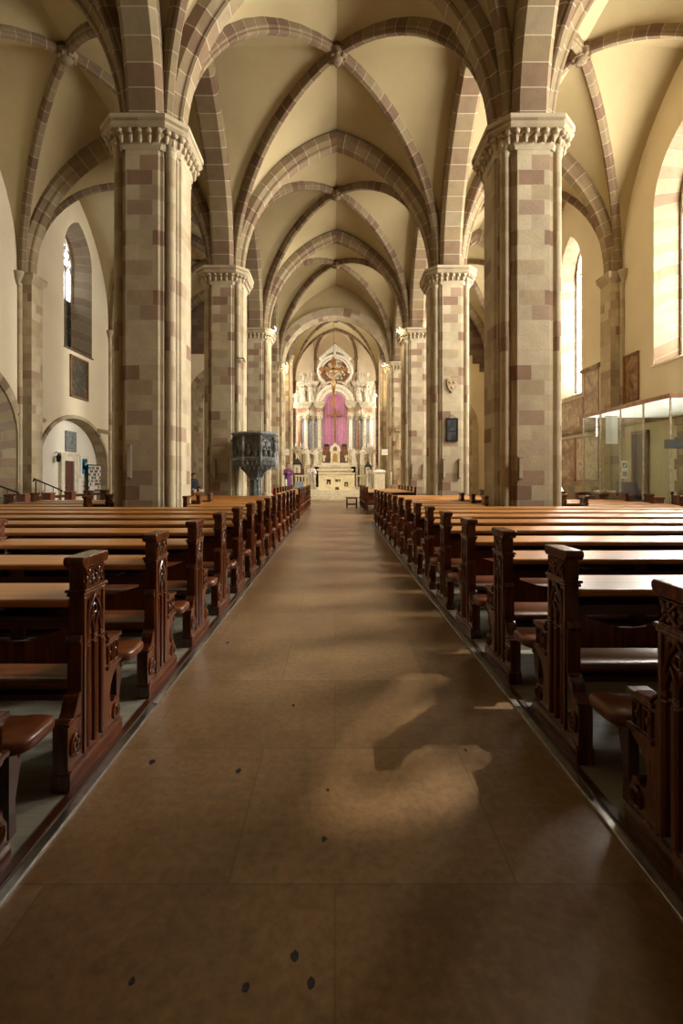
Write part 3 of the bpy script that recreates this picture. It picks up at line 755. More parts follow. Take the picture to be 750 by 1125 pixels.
def make_pew(s, L, loc, label, group, cushion=True, simple_far=False):
    p = thing('church_pew', loc, label, 'pew', group)
    make_end(s, p); make_end(s, p, L, True)
    X = lambda a, b: sorted((s*a, s*b))
    a, b = TH-.005, L-TH+.005
    m = MB(); m.prism([(.135,.872),(.128,.885),(.128,.905),(.136,.915),(.44,.934),(.448,.928),(.448,.895)], 'x', s*(a+.0), s*b)
    m.build('book_rest', M['wood_top_lit'], p, bev=.005)
    m = MB(); m.box(*X(a, b), .15, .43, .785, .80); m.box(*X(a, b), .148, .172, .765, .822); m.box(*X(a, b), .415, .435, .785, .895); m.build('book_shelf', M['wood_dark'], p)
    # scalloped back board
    pts = [(a, .57)]; n = max(2, round((b-a)/1.15)); w = (b-a)/n; top = []
    for i in range(n):
        u0 = a+w*i
        for q, z in ((0,.765),(.055,.765),(.06,.745),(.10,.735),(.16,.715),(.24,.695),(.32,.69),(.40,.70),(.45,.725),(.475,.745),(.5,.752),(.525,.745),(.55,.725),(.60,.70),(.68,.69),(.76,.695),(.84,.715),(.90,.735),(.94,.745),(.945,.765)):
            top.append((u0+w*q, z))
    top.append((b, .765)); poly = [(u*s, z) for u, z in [(a,.575)]+top+[(b,.575)]]
    m = MB(); m.prism(poly, 'y', .15, .178); o = m.build('back_board', M['wood_end'], p, bev=.004)
    for i in range(n):
        k = MB(); u = s*(a+w*(i+.5)); k.ball((u, .148, .71), (.028,.014,.03), 8, h=4); k.ball((u-.02, .146, .675), (.014,.012,.03), 6, h=4); k.ball((u+.02, .146, .675), (.014,.012,.03), 6, h=4)
        k.build('carved_boss', M['wood_end'], o)
    for i in range(1, n):
        m = MB(); m.box(*X(a+w*i-.05, a+w*i+.05), .145, .19, .0, .90); m.build('back_post', M['wood_dark'], p)
    m = MB(); m.box(*X(a, b), .17, .82, .375, .405); m.box(*X(a, b), .76, .80, .32, .38); m.build('seat_board', M['wood_dark'], p)
    # leather cushion with rounded ends
    rings = []
    for u, sc, cy, hy in ((-.05,.0,.73,.07),(-.042,.5,.73,.10),(-.02,.85,.73,.125),(.02,1,.725,.135),(a+.0,1,.715,.145),(a+.02,1,.52,.34),(b-.02,1,.52,.34),(b,1,.715,.145),(L-.02,1,.725,.135),(L+.02,.85,.73,.125),(L+.042,.5,.73,.10),(L+.05,.0,.73,.07)):
        r = []
        for q in range(16):
            an = 2*PI*q/16; cx, cz = math.cos(an), math.sin(an)
            ex = math.copysign(abs(cx)**.45, cx)*hy; ez = math.copysign(abs(cz)**.6, cz)*.038*(.45+.55*sc)
            r.append((s*u, cy+ex, .44+ez))
        rings.append(r)
    m = MB(); m.loft(rings); m.build('seat_cushion', M['leather'], p, ang=60)
    for u in (a+.03, b-.03) if n < 3 else (a+.03, a+w*2, b-.03):
        m = MB(); m.prism([(.70,0),(.70,.38),(.78,.38),(.78,.30),(.74,.15),(.75,0)], 'x', s*(u-.025), s*(u+.025)); m.build('seat_leg', M['wood_dark'], p)
    return p
ORD = ['nearest', 'second', 'third', 'fourth', 'fifth', 'sixth', 'seventh', 'eighth', 'ninth', 'tenth', 'eleventh', 'twelfth', 'thirteenth', 'fourteenth', 'fifteenth']
PITCH = 1.012
LEN = {-1: {0: 2.02, 1: 2.02, 2: 2.02, 3: 2.02, 9: 2.02, 10: 2.02, 11: 2.02, 12: 3.42, 13: 3.42, 14: 3.42},
       1: {0: 2.12, 1: 2.12, 2: 2.12, 9: 2.12, 10: 2.12, 11: 2.12, 12: 3.6, 13: 3.6, 14: 3.6}}
YST = {-1: 2.37, 1: 2.60}
def place_block(s, rows, start, lens, lab, group):
    protos = {}
    for i, r in enumerate(rows):
        L = lens[i]; loc = (s*XE, start + PITCH*r, 0)
        label = lab.format(ORD[i])
        if L not in protos:
            p = make_pew(s, L, loc, label, group); bpy.context.view_layer.update()
            protos[L] = (p, kid_map(p))
        else:
            p0, km = protos[L]; c = copy_tree(p0, km); c.location = loc; c['label'] = label
for s, side in ((-1, 'left'), (1, 'right')):
    rows = list(range(-1, 14)); lens = [LEN[s].get(k, 6.9 if s < 0 else 6.6) for k in range(15)]
    place_block(s, rows, YST[s], lens, 'carved reddish brown pew with brown leather seat, {} row left of the aisle' if s < 0 else 'carved dark brown pew with glossy bookrest, {} row right of the aisle', f'long carved pews {side} of the aisle')
    # pews beyond the gap, before the altar steps
    n = 8 if s < 0 else 6
    place_block(s, range(n), 18.0 if s < 0 else 20.2, [1.0 if s < 0 else 2.1]*n, 'shorter pew before the altar steps, {} ' + f'of the front block {side} of the aisle', f'front block pews {side} of the aisle')
# side aisle pews beyond the first left pier
for s, x0, n, st, L in ((-1, 5.45, 3, YST[-1]+8*PITCH, 2.5), (1, 5.6, 3, YST[1]+8*PITCH, 2.2)):
    protos = None
    for i in range(n):
        lab = f'plain side pew beside the {"first left" if s < 0 else "first right"} pier, {["nearest", "middle", "farthest"][i]} of three'
        loc = (s*x0, st+PITCH*i, 0)
        if protos is None:
            p = make_pew(s, L, loc, lab, f'side aisle pews on the {"left" if s < 0 else "right"}'); protos = (p, kid_map(p))
        else:
            c = copy_tree(protos[0], protos[1]); c.location = loc; c['label'] = lab
# books lying on the shelves
def book(loc, rz, label, mat, sz=(.14,.2,.03)):
    t = thing('hymn_book', loc, label, 'book', 'hymn books on the pew shelves', rz)
    w, d, h = sz
    m = MB(); m.box(-w/2, w/2, -d/2, d/2, 0, .004); m.box(-w/2, w/2, -d/2, d/2, h-.004, h); m.box(-w/2, -w/2+.005, -d/2, d/2, .004, h-.004); m.build('cover', mat, t)
    m = MB(); m.box(-w/2+.005, w/2-.006, -d/2+.006, d/2-.006, .004, h-.004); m.build('page_block', M['paper'], t)
SH = .8005
for (x, r, s, lab, mt, rz) in ((-1.95, 0, -1, 'grey green book on the shelf of the second pew left of the aisle', 'book', 1.5), (-2.35, 2, -1, 'grey green book on the shelf of the fourth pew left of the aisle', 'book', 1.6),
        (-1.72, 1, -1, 'thin grey book on the shelf of the third pew left of the aisle', 'book', 1.45), (-2.2, 3, -1, 'dark book on the shelf of the fifth pew left of the aisle', 'book_red', .1),
        (2.1, 1, 1, 'grey green book on the shelf of the third pew right of the aisle', 'book', 1.5), (2.35, 2, 1, 'grey green book on the shelf of the fourth pew right of the aisle', 'book', 1.6)):
    book((x, YST[s]+PITCH*r+.295, SH), rz, lab, M[mt])
# side aisle pew ends, simplified to square posts and rails
def barrier(x, y0, y1, n, label, g):
    t = thing('side_pew_ends', (x, y0, 0), label, 'barrier', g)
    m = MB(); d = y1-y0; m.box(-.03, .03, 0, d, .86, .95); m.box(-.02, .02, 0, d, .25, .33); m.build('rail', M['wood_dark'], t)
    for i in range(n):
        y = d*i/(n-1); m = MB(); m.box(-.13, .13, y-.13, y+.13, 0, 1.0); m.box(-.15, .15, y-.15, y+.15, 1.0, 1.05); m.box(-.15,.15,y-.15,y+.15,0,.12); m.build('post', M['red_wood'], t, bev=.008)
barrier(-9.15, 14.2, 19.2, 5, 'row of reddish side pew ends, simplified to square posts, in the left aisle', 'side pew ends')
barrier(8.08, 12.2, 15.9, 4, 'row of reddish side pew ends, simplified to square posts, before the glass porch', 'side pew ends')
# ------------------------------------------------------------------ figures
def statue_mb(x, y, z, h, mb=None, lean=0, seed=0, wings=False):
    """draped standing figure in carved stone: plinth, robe, arms, head"""
    r = random.Random(seed); mb = mb or MB(); k = h/1.75
    mb.box(x-.24*k, x+.24*k, y-.2*k, y+.2*k, z, z+.1*k)
    prof = [(.10,.27),(.35,.25),(.7,.22),(.95,.23),(1.1,.21),(1.3,.24),(1.42,.22),(1.49,.09),(1.53,.065)]
    rings = []
    for zz, rr in prof:
        ring = []
        for i in range(14):
            a = 2*PI*i/14; f = 1+.14*math.cos(a*5+seed+zz*2)*(1 if zz < 1.2 else .3)
            ring.append((x+k*(rr*f*math.cos(a)+lean*zz*.06+.05*math.sin(zz*2.2+seed)), y+k*rr*.68*f*math.sin(a), z+k*zz))
        rings.append(ring)
    mb.loft(rings)
    hx = x+k*(lean*.1+.05*math.sin(1.6*2.2+seed)); mb.ball((hx, y-.02*k, z+1.63*k), (.09*k,.10*k,.125*k), 10)
    for s in (-1, 1):
        u = r.uniform(-.1, .5) if s > 0 else r.uniform(-.4, .2)
        mb.tube([(x+s*.2*k, y, z+1.38*k), (x+s*.32*k, y-.06*k, z+1.12*k), (x+s*(.18+.25*max(u,0))*k, y-.24*k, z+(1.08+.5*u)*k)], [.075*k,.065*k,.04*k], 7)
        if wings: mb.tube([(x+s*.1*k, y+.12*k, z+1.3*k), (x+s*.35*k, y+.18*k, z+1.6*k), (x+s*.5*k, y+.18*k, z+1.2*k), (x+s*.4*k, y+.18*k, z+.8*k)], [.05*k,.14*k,.12*k,.02*k], 7, flat=.35)
    return mb
# ------------------------------------------------------------------ high altar
AY = 45.5
def z5(c): return 16.89-c*.01371
def z6(c): return 8.75-c*.01371
M['dark_red_marble'] = simple('dark_red_marble', (.13,.065,.035), .35, 0, .4, 7, .2)
HA = thing('high_altar', (0, AY, 0), 'tall baroque marble high altar with columns, statues and scrolled gable in the apse', 'altar')
def hp(mb, name, mat, parent=HA, **k): return mb.build(name, mat, parent, **k)
F = .64
b = MB(); b.box(-3.6, 3.6, -.5, 1.3, F, 1.2); b.box(-3.5, 3.5, -.3, 1.3, 1.2, 2.6); b.box(-3.6, 3.6, -.4, 1.3, 2.5, 2.65); hp(b, 'altar_base', M['marble'])
b = MB(); b.box(-3.4, -1.25, -.1, 1.3, 2.65, 4.0); b.box(1.25, 3.4, -.1, 1.3, 2.65, 4.0); b.box(-1.3, 1.3, .2, 1.3, 2.65, 4.0)
b.box(-3.5, 3.5, .1, 1.3, 3.98, 4.12); hp(b, 'retable_base', M['red_marble'])
CX = (1.44, 2.08, 2.72, 3.3)
for s in (-1, 1):
    for i, cx in enumerate(CX):
        yo = (-.35, .05, -.35, -.05)[i]
        b = MB(); b.box(s*cx-.25, s*cx+.25, yo-.25, yo+.3, 2.65, 4.0); b.box(s*cx-.29, s*cx+.29, yo-.29, yo+.3, 3.92, 4.12); b.box(s*cx-.29, s*cx+.29, yo-.29, yo+.3, 2.65, 2.8); b.box(s*cx-.15, s*cx+.15, yo-.27, yo, 2.95, 3.75)
        hp(b, 'pedestal', M['marble'])
        b = MB(); b.lathe([(.24,4.12),(.24,4.2),(.19,4.26),(.21,4.32),(.175,4.38),(.18,5.0),(.17,6.0),(.15,6.85)], (s*cx, yo, 0), 14)
        col = hp(b, 'column', M[('marble', 'grey_marble', 'white_marble', 'red_marble')[i] if s < 0 else ('white_marble', 'red_marble', 'marble', 'white_marble')[i]])
        b = MB(); b.lathe([(.15,6.83),(.2,6.86),(.17,6.9),(.2,7.05),(.28,7.22),(.3,7.24),(.3,7.3)], (s*cx, yo, 0), 12)
        for a in range(8): b.ball((s*cx+.24*math.cos(a*PI/4), yo+.24*math.sin(a*PI/4), 7.12), (.07,.07,.09), 6, h=4); b.ball((s*cx+.2*math.cos(a*PI/4+.4), yo+.2*math.sin(a*PI/4+.4), 6.98), (.05,.05,.08), 6, h=4)
        b.build('capital', M['marble'], col)
    # stepped entablature with ressauts above the columns
    b = MB(); c2 = MB()
    def ent(x0, x1, y):
        x0, x1 = sorted((s*x0, s*x1))
        b.box(x0, x1, y, .6, 7.3, 7.52); b.box(x0-.03, x1+.03, y-.04, .6, 7.52, 7.58)
        c2.box(x0, x1, y+.02, .6, 7.58, 7.95)
        for dz, e in ((7.95,.05),(8.05,.12),(8.16,.2),(8.3,.26),(8.38,.22)): b.box(x0-e, x1+e, y-e, .6, dz, dz+.11)
    ent(1.18, 3.5, -.1); ent(1.2, 1.72, -.6); ent(2.46, 2.98, -.6)
    hp(b, 'entablature', M['marble']); hp(c2, 'frieze', M['red_marble'])
    # attic pavilion
    b = MB(); b.box(*sorted((s*1.75, s*3.4)), .1, 1.1, 8.46, 10.2); hp(b, 'attic_wall', M['red_marble'])
    b = MB()
    for x in (1.9, 2.55, 3.3): b.box(s*x-.12, s*x+.12, -.15, .2, 8.46, 10.1)
    for dz, e in ((10.05,.0),(10.15,.1),(10.28,.2),(10.4,.14)): b.box(min(s*1.72,s*3.42)-e, max(s*1.72,s*3.42)+e, -.2-e, 1.0, dz, dz+.13)
    b.tube([(s*1.6,0,8.7),(s*1.72,0,9.2),(s*1.5,0,9.8),(s*1.25,0,10.3),(s*1.3,0,10.7),(s*1.5,0,10.75),(s*1.55,0,10.5)], [.2,.16,.14,.15,.13,.1,.06], 8)
    hp(b, 'attic_cornice', M['marble'])
    for i, (x, z, h, yy, wg) in enumerate(((2.22, 8.48, 1.75, -.3, 0), (2.95, 8.48, 1.75, -.25, 0), (3.62, 8.0, 1.7, -.1, 0), (2.2, 10.52, 1.05, .2, 1), (3.0, 10.52, .95, .2, 1))):
        hp(statue_mb(s*x, yy, z, h, seed=i+int(5+s*3), wings=bool(wg)), 'statue', M['marble'])
    for i, (x, h) in enumerate(((1.78, 1.55), (2.55, 1.65))):
        b = MB(); b.box(s*x-.3, s*x+.3, -1.0, -.5, F, 2.65); hp(b, 'statue_pedestal', M['marble'])
        hp(statue_mb(s*x, -.75, 2.65, h, seed=20+i+int(s)), 'statue', M['white_marble'])
    # scrolled brackets beside the medallion
    b = MB(); b.tube([(s*1.62,.0,z5(400)),(s*1.4,.0,z5(440)),(s*1.1,0,z5(465)),(s*.8,0,z5(500)),(s*.55,0,z5(490))], [.10,.17,.2,.17,.08], 8)
    b.tube([(s*1.65,.0,z5(402)),(s*1.5,0,z5(385)),(s*1.35,0,z5(400)),(s*1.45,0,z5(415))], [.1,.09,.07,.05], 8)
    hp(b, 'scroll', M['white_marble'])
# back wall of the retable with arched opening for the curtain
b = MB(); wall_panel(b, lambda u, z: (u, .9, z), -3.5, 3.5, 2.65, 8.5, [(-1.17, 1.17, 4.1, 7.9, 8.45)]); hp(b, 'retable_back', M['grey_marble'])
P = lambda u, z, d=0: (u, -.35+d, z)
hp(ring(P, (-1.17, 1.17, 8.38, 8.4, 9.57), .66, .0, 1.0, 16), 'archivolt', M['white_marble'])
hp(ring(P, (-1.42, 1.42, 8.38, 8.4, 9.82), .14, -.08, .1, 16), 'arch_moulding', M['marble'])
b = MB()
for s in (-1, 1): b.prism([(s*1.83, 8.4), (s*1.83, 9.4), (s*1.2, 10.2), (s*.2, 10.6), (s*.0, 10.25), (s*.9, 9.95), (s*1.5, 9.4), (s*1.75, 8.8), (s*1.83, 8.4)][:-1], 'y', .0, .9)
hp(b, 'spandrel', M['red_marble'])
# upper storey with the gilded glory
b = MB(); b.prism([(-1.75, 10.2), (1.75, 10.2), (1.75, 11.6), (1.25, 12.9), (.0, 14.3), (-1.25, 12.9), (-1.75, 11.6)], 'y', .25, .9); hp(b, 'upper_panel', M['red_marble'])
b = MB(); pts = [(1.55*math.cos(a), -.05, z5(395)+1.5*math.sin(a)) for a in [PI*k/18-.12 for k in range(20)]]
b.tube(pts, .17, 8); pts = [(1.28*math.cos(a), -.12, z5(395)+1.24*math.sin(a)) for a in [PI*k/18-.12 for k in range(20)]]; b.tube(pts, .09, 8)
hp(b, 'round_pediment', M['white_marble'])
b = MB(); prs = [(-1.5, z5(305)), (0, z5(208)), (1.5, z5(305)), (1.28, z5(322)), (.75, z5(282)), (0, z5(252)), (-.75, z5(282)), (-1.28, z5(322))]
b.prism(prs, 'y', -.3, .5); hp(b, 'gable', M['white_marble'])
g = MB(); gz = z5(385)
g.lathe([(.02,-.0),(.5,.0),(.55,.06),(.45,.12),(.02,.2)], (0,0,0), 24)
g.xf(Matrix.Translation((0,.0,gz)) @ Matrix.Rotation(PI/2, 4, 'X'))
for k in range(24):
    a = 2*PI*k/24; L = 1.0 if k % 2 else .8
    g.tube([(.4*math.cos(a), -.02, gz+.45*math.sin(a)), (L*math.cos(a), -.02, gz+L*1.1*math.sin(a))], [.06,.015], 5)
for k in range(26):
    a = 2*PI*k/26+random.uniform(-.1,.1); q = random.uniform(.62,.95)
    g.ball((q*math.cos(a), -.05, gz+q*1.08*math.sin(a)), random.uniform(.07,.13), 7, h=4)
hp(g, 'glory', M['marble'])
hp(statue_mb(0, -.2, z5(298), .8, seed=3, wings=True), 'angel', M['white_marble'])
b = MB()
for s in (-1, 1):
    for k in range(7): b.ball((s*(1.0+.12*k), -.35, 8.6+.08*math.sin(k*2)), (.1,.1,.09), 7, h=4)
    b.tube([(s*1.2,-.3,9.9),(s*.9,-.35,10.25),(s*.5,-.35,10.45),(s*.2,-.35,10.4)], [.06,.12,.1,.06], 7)
hp(b, 'garland', M['marble'])
# mensa and gradines
b = MB(); b.box(-1.5, 1.5, -2.0, -.9, F, 2.1); b.box(-1.9, 1.9, -1.0, -.4, F, 2.5)
b.box(-1.2, -.5, -2.02, -1.9, 1.0, 1.9); b.box(.5, 1.2, -2.02, -1.9, 1.0, 1.9); hp(b, 'mensa_base', M['marble'])
for s_ in (-1, 1):
    b = MB(); b.box(*sorted((s_*1.95, s_*3.4)), -.7, -.5, F, 2.3); hp(b, 'dark_panel', M['dark_red_marble'])
b = MB(); b.box(-1.65, 1.65, -2.1, -.8, 2.1, 2.27); b.box(-2.0, 2.0, -1.05, -.4, 2.5, 2.64); b.box(-1.3, 1.3, -.8, -.3, 2.64, 2.85)
hp(b, 'mensa', M['white_marble'])
b = MB(); b.box(-.42, .42, -1.1, -.4, 2.62, 4.0); b.box(-.5, .5, -1.16, -.4, 2.62, 2.8); b.box(-.5, .5, -1.16, -.4, 3.9, 4.02)
b.prism([(-.52, 4.0), (.52, 4.0), (.42, 4.35), (.2, 4.5), (.0, 4.7), (-.2, 4.5), (-.42, 4.35)], 'y', -1.15, -.5)
for s in (-1, 1): b.lathe([(.07,2.8),(.07,2.9),(.05,2.95),(.045,3.75),(.08,3.9)], (s*.36, -1.14, 0), 10)
t_ = hp(b, 'tabernacle', M['white_marble'])
b = MB(); wall_ = outline(-.2, .2, 2.95, 3.5, 3.75, 6); b.prism(wall_, 'y', -1.16, -1.08); b.build('tabernacle_door', M['gold'], t_)
b = MB(); b.prism(outline(-.17, .17, 3.95, 4.15, 4.35, 6), 'y', -1.18, -1.1); b.ball((0,-1.2,4.12), (.06,.05,.12)); b.build('tabernacle_niche', M['gilt_dark'], t_)
for s in (-1, 1):
    hp(statue_mb(s*1.05, -.6, 3.0, .62, seed=8+int(s), wings=True), 'putto', M['white_marble'])
# curtain behind the arch
def pink():
    m, nt, b, out = new_mat('pink_violet_cloth')
    b.inputs['Base Color'].default_value = (.7, .32, .56, 1); b.inputs['Roughness'].default_value = .75
    b.inputs['Sheen Weight'].default_value = .3
    tc = N(nt, 'ShaderNodeTexCoord'); wv = N(nt, 'ShaderNodeTexNoise', Scale=3.0); nt.links.new(tc.outputs['Object'], wv.inputs['Vector'])
    r = ramp(nt, [(.3, (.66,.29,.52)), (.7, (.76,.38,.62))]); nt.links.new(wv.outputs[0], r.inputs[0]); nt.links.new(r.outputs[0], b.inputs['Base Color'])
    return m
b = MB(); nx = 72; rows = []
for z in [4.14+.36*i for i in range(12)]+[8.4+1.12*q for q in (.05,.2,.35,.5,.65,.78,.88,.95,1)]:
    w_ = 1.15 if z < 8.4 else math.sqrt(max(.02, 1.16**2-(z-8.4)**2))
    rows.append([(w_*(-1+2*i/nx), .045*math.sin(i*PI/4)+.02*math.sin(i*.7+z*.3), z) for i in range(nx+1)])
front = [p for r in rows for p in r]; n = nx+1; fs = []
for k in range(len(rows)-1):
    for i in range(nx): fs.append((k*n+i, k*n+i+1, (k+1)*n+i+1, (k+1)*n+i))
b.add(front, fs, None, 0, True)
cu = b.build('altar_curtain', pink(), None, (0, AY+.75, 0), fix=False, ang=80); tag(cu, 'pink violet pleated Lenten curtain hung in the arch of the high altar', 'curtain')
sl = cu.modifiers.new('thickness', 'SOLIDIFY'); sl.thickness = .012
c = thing('wooden_cross', (0, AY+.2, 4.123), 'plain brown wooden cross standing before the pink curtain', 'cross')
b = MB(); b.box(-.1, .1, -.06, .06, 0, 3.85); b.build('upright', M['gilt_dark'], c, bev=.01)
b = MB(); b.box(-.74, .74, -.065, .065, 3.18, 3.36); b.build('crossbar', M['gilt_dark'], c, bev=.01)
b = MB(); b.box(-.3, .3, -.2, .2, 0, .12); b.build('foot', M['gilt_dark'], c)
for s, nm in ((-1, 'left'), (1, 'right')):
    p = thing('potted_plant', (s*.82, AY+.3, 4.123), f'small green potted plant on the high altar, {nm} of the cross', 'plant', 'plants on the high altar')
    b = MB(); b.lathe([(.1,0),(.16,.25),(.18,.25),(.18,.3),(.14,.3)], (0,0,0), 12); b.build('pot', M['clay'], p)
    b = MB(); rr = random.Random(s+4)
    for k in range(46):
        a, e = rr.uniform(0, 2*PI), rr.uniform(.1, 1.3); L = rr.uniform(.14, .3)
        q = Vector((math.cos(a)*math.cos(e), math.sin(a)*math.cos(e), math.sin(e))); pt = Vector((0,0,.3))+q*L
        b.tube([(0,0,.28), pt*.6+Vector((0,0,.13)), pt, pt+q*.09-Vector((0,0,.05))], [.006,.012,.045,.004], 5, flat=.3)
    o = b.build('foliage', M['plant'], p)
# hanging crucifix
HY = 38.0
hc = thing('hanging_crucifix', (-.12, HY, 0), 'large wooden crucifix with pale corpus hanging high before the altar', 'crucifix')
b = MB(); b.box(-.10, .10, -.05, .05, 6.95, 10.75); b.box(-.95, .95, -.05, .05, 9.93, 10.13)
for x, z in ((-.95,10.03),(.95,10.03),(0,10.75)):
    for dx, dz in ((0,.12),(.11,0),(-.11,0),(0,-.1)): b.ball((x+dx, 0, z+dz), (.11,.06,.11), 8, h=4)
b.build('cross', M['gilt_dark'], hc)
b = MB(); b.lathe([(.02,-.03),(.22,-.03),(.25,0),(.22,.04),(.02,.04)], (0,0,0), 20)
b.xf(Matrix.Translation((0,.06,10.5)) @ Matrix.Rotation(PI/2, 4, 'X')); b.build('halo_disc', M['bronze'], hc)
def skin_body(name, verts, edges, radii, mat, parent=None, root=0, sub=2, loc=(0,0,0)):
    me = bpy.data.meshes.new(name); me.from_pydata(verts, edges, []); me.materials.append(mat)
    o = bpy.data.objects.new(name, me); COL.objects.link(o); o.location = loc
    if parent: o.parent = parent
    sk = o.modifiers.new('skin', 'SKIN'); sk.use_smooth_shade = True
    d = me.skin_vertices[0].data
    for i, r in enumerate(radii):
        d[i].radius = r if isinstance(r, tuple) else (r, r); d[i].use_root = (i == root)
    su = o.modifiers.new('sub', 'SUBSURF'); su.levels = 1; su.render_levels = sub
    return o
# corpus: pelvis, chest, neck, head, two arms, two legs
V = [(0,-.12,8.98),(0,-.14,9.25),(0,-.15,9.55),(0,-.15,9.72),(.03,-.2,9.86),(.05,-.24,10.0)]
E = [(0,1),(1,2),(2,3),(3,4),(4,5)]; R = [.13,.12,.15,.06,.085,.075]
for s in (-1, 1):
    i = len(V); V += [(s*.2,-.14,9.66),(s*.5,-.1,9.85),(s*.8,-.08,10.02),(s*.88,-.08,10.04)]; E += [(2,i),(i,i+1),(i+1,i+2),(i+2,i+3)]; R += [.075,.05,.035,.04]
    i = len(V); V += [(s*.09,-.16,8.8),(s*.10,-.26,8.45),(s*.05,-.14,8.02),(s*.03,-.2,7.86)]; E += [(0,i),(i,i+1),(i+1,i+2),(i+2,i+3)]; R += [.095,.07,.04,.045]
skin_body('corpus', V, E, R, M['bronze'], hc)
b = MB(); b.loft([[(.17*math.cos(a)*q, -.13+.13*math.sin(a)*q, z) for a in [2*PI*i/14 for i in range(14)]] for z, q in ((9.05,.9),(8.95,1.05),(8.78,1.15),(8.62,1.05))]); b.build('loincloth', M['lime_wood'], hc)
b = MB(); b.tube([(0,0,10.8),(0,0,15.3)], .012, 6); b.build('cable', M['black_iron'], hc)
# ------------------------------------------------------------------ front altar of pale blocks
FA = thing('altar_table', (.1, 34.2, .64), 'pale stone altar built of square blocks with dark niches, on the chancel steps', 'altar')
W0, W1, H = -1.28, 1.28, 1.12
b = MB(); b.box(W0+.06, W1-.06, .28, .95, 0, H-.08)
def fx(c): return W0+(c-245)/250*2.56
def fz(c): return H-(c-505)/105*H
xs = [245,275,300,330,360,387,397,425,450,470,495]; zs_ = [505,520,540,558,575,592,610]
nich = [(300,330,540,575),(370,397,538,558),(425,450,558,588),(360,387,592,610)]
rr = random.Random(5)
for a, c in zip(xs[:-1], xs[1:]):
    for d, e in zip(zs_[:-1], zs_[1:]):
        mx, mz = (a+c)/2, (d+e)/2
        if any(n0 <= mx <= n1 and n2 <= mz <= n3 for n0, n1, n2, n3 in nich): continue
        b.box(fx(a), fx(c), rr.choice((0,.03,.05,.02)), .4, fz(e), fz(d))
b.build('altar_body', M['altar_stone'], FA, bev=.006)
b = MB(); b.box(W0-.03, W1+.03, -.04, 1.0, H, H+.09); b.build('altar_slab', M['altar_stone'], FA, bev=.01)
b = MB()
for n0, n1, n2, n3 in nich: b.box(fx(n0)+.01, fx(n1)-.01, .22, .285, fz(n3), fz(n2))
b.build('niche_back', M['gilt_dark'], FA)
b = MB()
for n0, n1, n2, n3 in nich[:3]: b.lathe([(.06,0),(.07,.03),(.03,.06),(.05,.12),(.045,.2)], (fx((n0+n1)/2), .12, fz(n3)), 8)
b.build('relic_vessel', M['white_marble'], FA)
# communion rails
for s, x0, x1, nm in ((-1, -3.1, -1.45, 'left'), (1, 1.6, 2.75, 'right')):
    t = thing('marble_balustrade', (0, 37.0, .64), f'low white marble balustrade {nm} of the block altar', 'balustrade', 'marble balustrades')
    b = MB(); b.box(x0, x1, -.12, .12, .92, 1.06); b.build('rail', M['white_marble'], t, bev=.01)
    b = MB(); b.box(x0, x1, -.12, .12, .0, .14); b.build('plinth', M['white_marble'], t)
    n = int((x1-x0)/.24)
    for i in range(n+1):
        b = MB(); b.lathe([(.06,.14),(.05,.2),(.085,.42),(.04,.65),(.05,.8),(.06,.92)], (x0+.08+(x1-x0-.16)*i/n, 0, 0), 8); b.build('baluster', M['white_marble'], t)
# ambo
t = thing('ambo', (3.12, 34.0, .64), 'plain cream block ambo right of the altar with a priest behind it', 'lectern')
b = MB(); b.box(-.36, .36, -.25, .25, 0, 1.2); b.build('body', M['cream'], t, bev=.015)
b = MB(); b.prism([(-.33,1.2),(.3,1.2),(.3,1.42),(-.33,1.27)], 'x', -.42, .42); b.build('desk', M['cream'], t, bev=.01)
b = MB(); b.prism([(-.2,1.305),(.2,1.40),(.2,1.42),(-.2,1.325)], 'x', -.25, .25); b.build('open_book', M['paper'], t)
# lantern shrines and silver candelabra
def shrine(x, y, z, k, label, inner):
    t = thing('lantern_shrine', (x, y, z), label, 'lantern')
    b = MB(); b.box(-.28*k, .28*k, -.2*k, .2*k, 0, .08*k); b.lathe([(.2*k,-(z-.64)),(.2*k,-(z-.64)+.06),(.05*k,-(z-.64)+.1),(.04*k,-.05),(.1*k,0)], (0,0,0), 10); b.build('stand', M['black_iron'], t)
    b = MB()
    for sx in (-1, 1):
        for sy in (-1, 1): b.box(sx*.36*k-.03, sx*.36*k+.03, sy*.26*k-.03, sy*.26*k+.03, .05*k, .95*k)
    for zz in (.05, .9): 
        b.box(-.4*k, .4*k, -.3*k, -.24*k, zz*k, zz*k+.06); b.box(-.4*k, .4*k, .24*k, .3*k, zz*k, zz*k+.06); b.box(-.4*k, -.33*k, -.3*k, .3*k, zz*k, zz*k+.06); b.box(.33*k, .4*k, -.3*k, .3*k, zz*k, zz*k+.06)
    b.build('frame', M['black_iron'], t)
    b = MB(); b.loft([[(-.46*k,-.36*k,.95*k),(.46*k,-.36*k,.95*k),(.46*k,.36*k,.95*k),(-.46*k,.36*k,.95*k)], [(-.22*k,-.16*k,1.2*k),(.22*k,-.16*k,1.2*k),(.22*k,.16*k,1.2*k),(-.22*k,.16*k,1.2*k)], [(-.03,-.03,1.5*k),(.03,-.03,1.5*k),(.03,.03,1.5*k),(-.03,.03,1.5*k)]], sm=False); b.ball((0,0,1.53*k), .05*k); b.build('pyramid_roof', M['black_iron'], t)
    b = MB(); b.box(-.33*k, .33*k, -.2*k, -.18*k, .1*k, .9*k); b.build('back_sheet', M['paper'], t)
    statue_mb(0, -.23*k, .11*k, .62*k, seed=2).build('figure', inner, t)
shrine(-3.08, 39.5, 1.75, .9, 'black pyramid roofed lantern with a pale figure inside, left of the altar', M['skin'])
shrine(2.72, 40.0, 1.75, .7, 'smaller dark pyramid roofed lantern right of the altar', M['grey_carved'])
